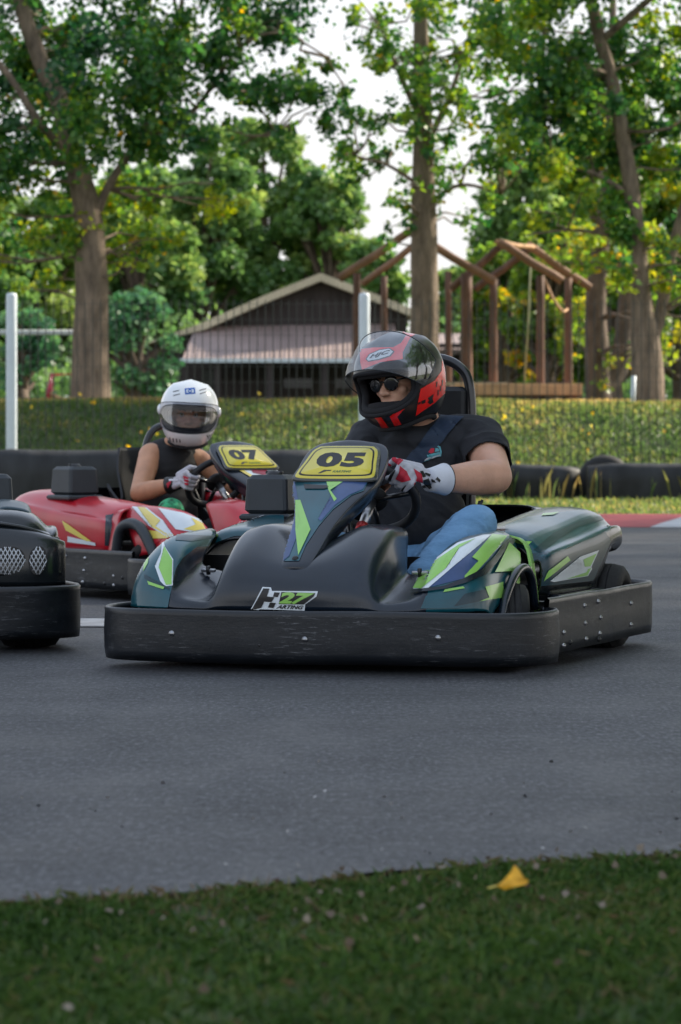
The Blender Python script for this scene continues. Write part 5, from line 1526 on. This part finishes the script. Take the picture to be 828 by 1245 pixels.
# red machine and round red item by the trunk
b = MB(); c = Vector(((75 - 414) / F * 66, 66, gz(0, 66)))
b.tube([c + Vector(v) for v in [(-.35, 0, 0), (-.2, 0, .75), (.25, 0, .75), (.45, 0, 0)]], .03, M_DKRED, 8)
b.tube([c + Vector(v) for v in [(-.35, .5, 0), (-.2, .5, .75), (.25, .5, .75), (.45, .5, 0)]], .03, M_DKRED, 8)
b.tube([c + Vector(v) for v in [(-.3, 0, .4), (.4, .5, .1)]], .03, M_LOG2, 8)
for z in (.2, .45, .72): b.tube([c + Vector((-.2, 0, z)), c + Vector((-.2, .5, z))], .02, M_DKRED, 6)
o = b.build('climbing_frame'); tag(o, 'small red tubular frame left of the large trunk', 'frame')
b = MB(); b.lathe([(.0, .14), (.3, .13), (.46, .06), (.48, 0), (.46, -.1)], mat('faded red plastic', (.35, .07, .06), .5), Matrix.Translation(((112 - 414) / F * 60, 60, gz(0, 60) + .10)), 28)
o = b.build('sand_pit_lid'); tag(o, 'faded red round plastic lid lying at the foot of the large trunk', 'lid')
b = MB(); c = Vector(((769 - 414) / F * 50.5, 50.5, gz((769 - 414) / F * 50.5, 50.5)))
b.tube([c - Vector((0, 0, .1)), c + Vector((.02, 0, .44))], .035, M_WPOST, 8); o = b.build('marker_stake'); tag(o, 'short white stake on the bank in front of the right trunks', 'stake')

# unseen trees added right of the track so their crowns shade it
for i, (x, y) in enumerate([(10.6, 7.5), (10.2, 13.5), (10.8, 19.5), (10.4, 26), (11.2, 33), (9.4, 10.4), (12.2, 16.4)]):
    root = empty('added_shade_tree', 'tall broad tree added out of view right of the track to shade it', 'tree', 'added shade trees right of the track', loc=(x, y, 0))
    if i == 0:
        b = MB(); b.tube(wiggle((0, 0, -.1), (0, .2, 10), 6, .02), [.30, .26, .22, .18, .14, .10, .05], M_BARK2, 12); tk = b.build('trunk', root)
        br = MB(); Cs = []
        for k in range(46):
            an = random.uniform(0, 2 * PI); z = random.uniform(4.2, 12.5); q = random.uniform(.2, 1) ** .5 * (4.6 - abs(z - 8) * .35)
            c = Vector((math.cos(an) * q * .85, math.sin(an) * q, z)); br.tube(wiggle((0, 0, z * .65), c, 3, .06), [.08, .05, .03, .01], M_BARK2, 5, caps=False)
            Cs.append(RNG.normal(0, .62, (60, 3)) + np.array(c))
        bro = br.build('branches', root); C = np.concatenate(Cs)
        cro = link('crown', leaves(C, .34, np.clip(RNG.normal(.4, .15, len(C)), 0, .92), M_LEAF3, 'crown'), root)
    else:
        for o in (tk, bro, cro):
            q = o.copy(); COL.objects.link(q); q.parent = root
        root.rotation_euler = (0, 0, i * 1.3)
# ------------------------------------------------------------------ camera, light, sky
cam = bpy.data.cameras.new('camera'); co = bpy.data.objects.new('camera', cam); COL.objects.link(co)
co.location = CAM; co.rotation_euler = (PI / 2, 0, 0)
cam.sensor_fit = 'HORIZONTAL'; cam.sensor_width = 36; cam.lens = 36 * F / 828; cam.shift_y = (HOR - 622.5) / 828
cam.clip_start = .1; cam.clip_end = 6000
cam.dof.use_dof = True; cam.dof.focus_distance = 10.5; cam.dof.aperture_fstop = 13
S.camera = co
SUN_AZ, SUN_EL = math.radians(60), math.radians(35)      # azimuth to the right of the view direction, elevation
sd = Vector((math.sin(SUN_AZ) * math.cos(SUN_EL), math.cos(SUN_AZ) * math.cos(SUN_EL), math.sin(SUN_EL)))
sl = bpy.data.lights.new('sun', 'SUN'); sl.energy = 4.6; sl.angle = math.radians(3); sl.color = (1, .90, .74)
so = bpy.data.objects.new('sun', sl); COL.objects.link(so); so.rotation_euler = (-sd).to_track_quat('-Z', 'Y').to_euler(); so.location = sd * 60
w = bpy.data.worlds.new('World'); S.world = w; w.use_nodes = True; nt = w.node_tree
bg = nt.nodes['Background']; sky = nt.nodes.new('ShaderNodeTexSky'); sky.sky_type = 'NISHITA'; sky.sun_disc = False
sky.sun_elevation = SUN_EL; sky.sun_rotation = SUN_AZ; sky.dust_density = 3.5; sky.air_density = 1.2; sky.ozone_density = 1
tc = nt.nodes.new('ShaderNodeTexCoord'); mp = nt.nodes.new('ShaderNodeMapping'); mp.inputs['Scale'].default_value = (1, 1, 3)
n = nt.nodes.new('ShaderNodeTexNoise'); n.inputs['Scale'].default_value = 2.2; n.inputs['Detail'].default_value = 6
nt.links.new(tc.outputs['Generated'], mp.inputs['Vector']); nt.links.new(mp.outputs['Vector'], n.inputs['Vector'])
r = ramp(nt, n.outputs['Fac'], [(.3, (.62, .62, .62)), (.65, (.95, .95, .95))])
mx = nt.nodes.new('ShaderNodeMix'); mx.data_type = 'RGBA'
nt.links.new(r.outputs['Color'], mx.inputs['Factor']); nt.links.new(sky.outputs['Color'], mx.inputs[6]); 
sx_ = nt.nodes.new('ShaderNodeSeparateXYZ'); nt.links.new(tc.outputs['Generated'], sx_.inputs[0])
gr = ramp(nt, sx_.outputs['Z'], [(.0, (1, 1, 1)), (.14, (.92, .93, .95)), (.45, (.60, .69, .82)), (1, (.54, .64, .80))])
gm = nt.nodes.new('ShaderNodeMix'); gm.data_type = 'RGBA'; gm.blend_type = 'MULTIPLY'; gm.inputs['Factor'].default_value = 1
gm.inputs[7].default_value = (9.5, 9.5, 9.7, 1); nt.links.new(gr.outputs['Color'], gm.inputs[6]); nt.links.new(gm.outputs[2], mx.inputs[7])
nt.links.new(mx.outputs[2], bg.inputs['Color']); bg.inputs['Strength'].default_value = .075
S.view_settings.view_transform = 'Standard'; S.view_settings.look = 'None'; S.view_settings.exposure = .92; S.view_settings.gamma = 1
S.cycles.max_bounces = 6; S.cycles.transparent_max_bounces = 8; S.cycles.transmission_bounces = 4
S.cycles.use_denoising = True
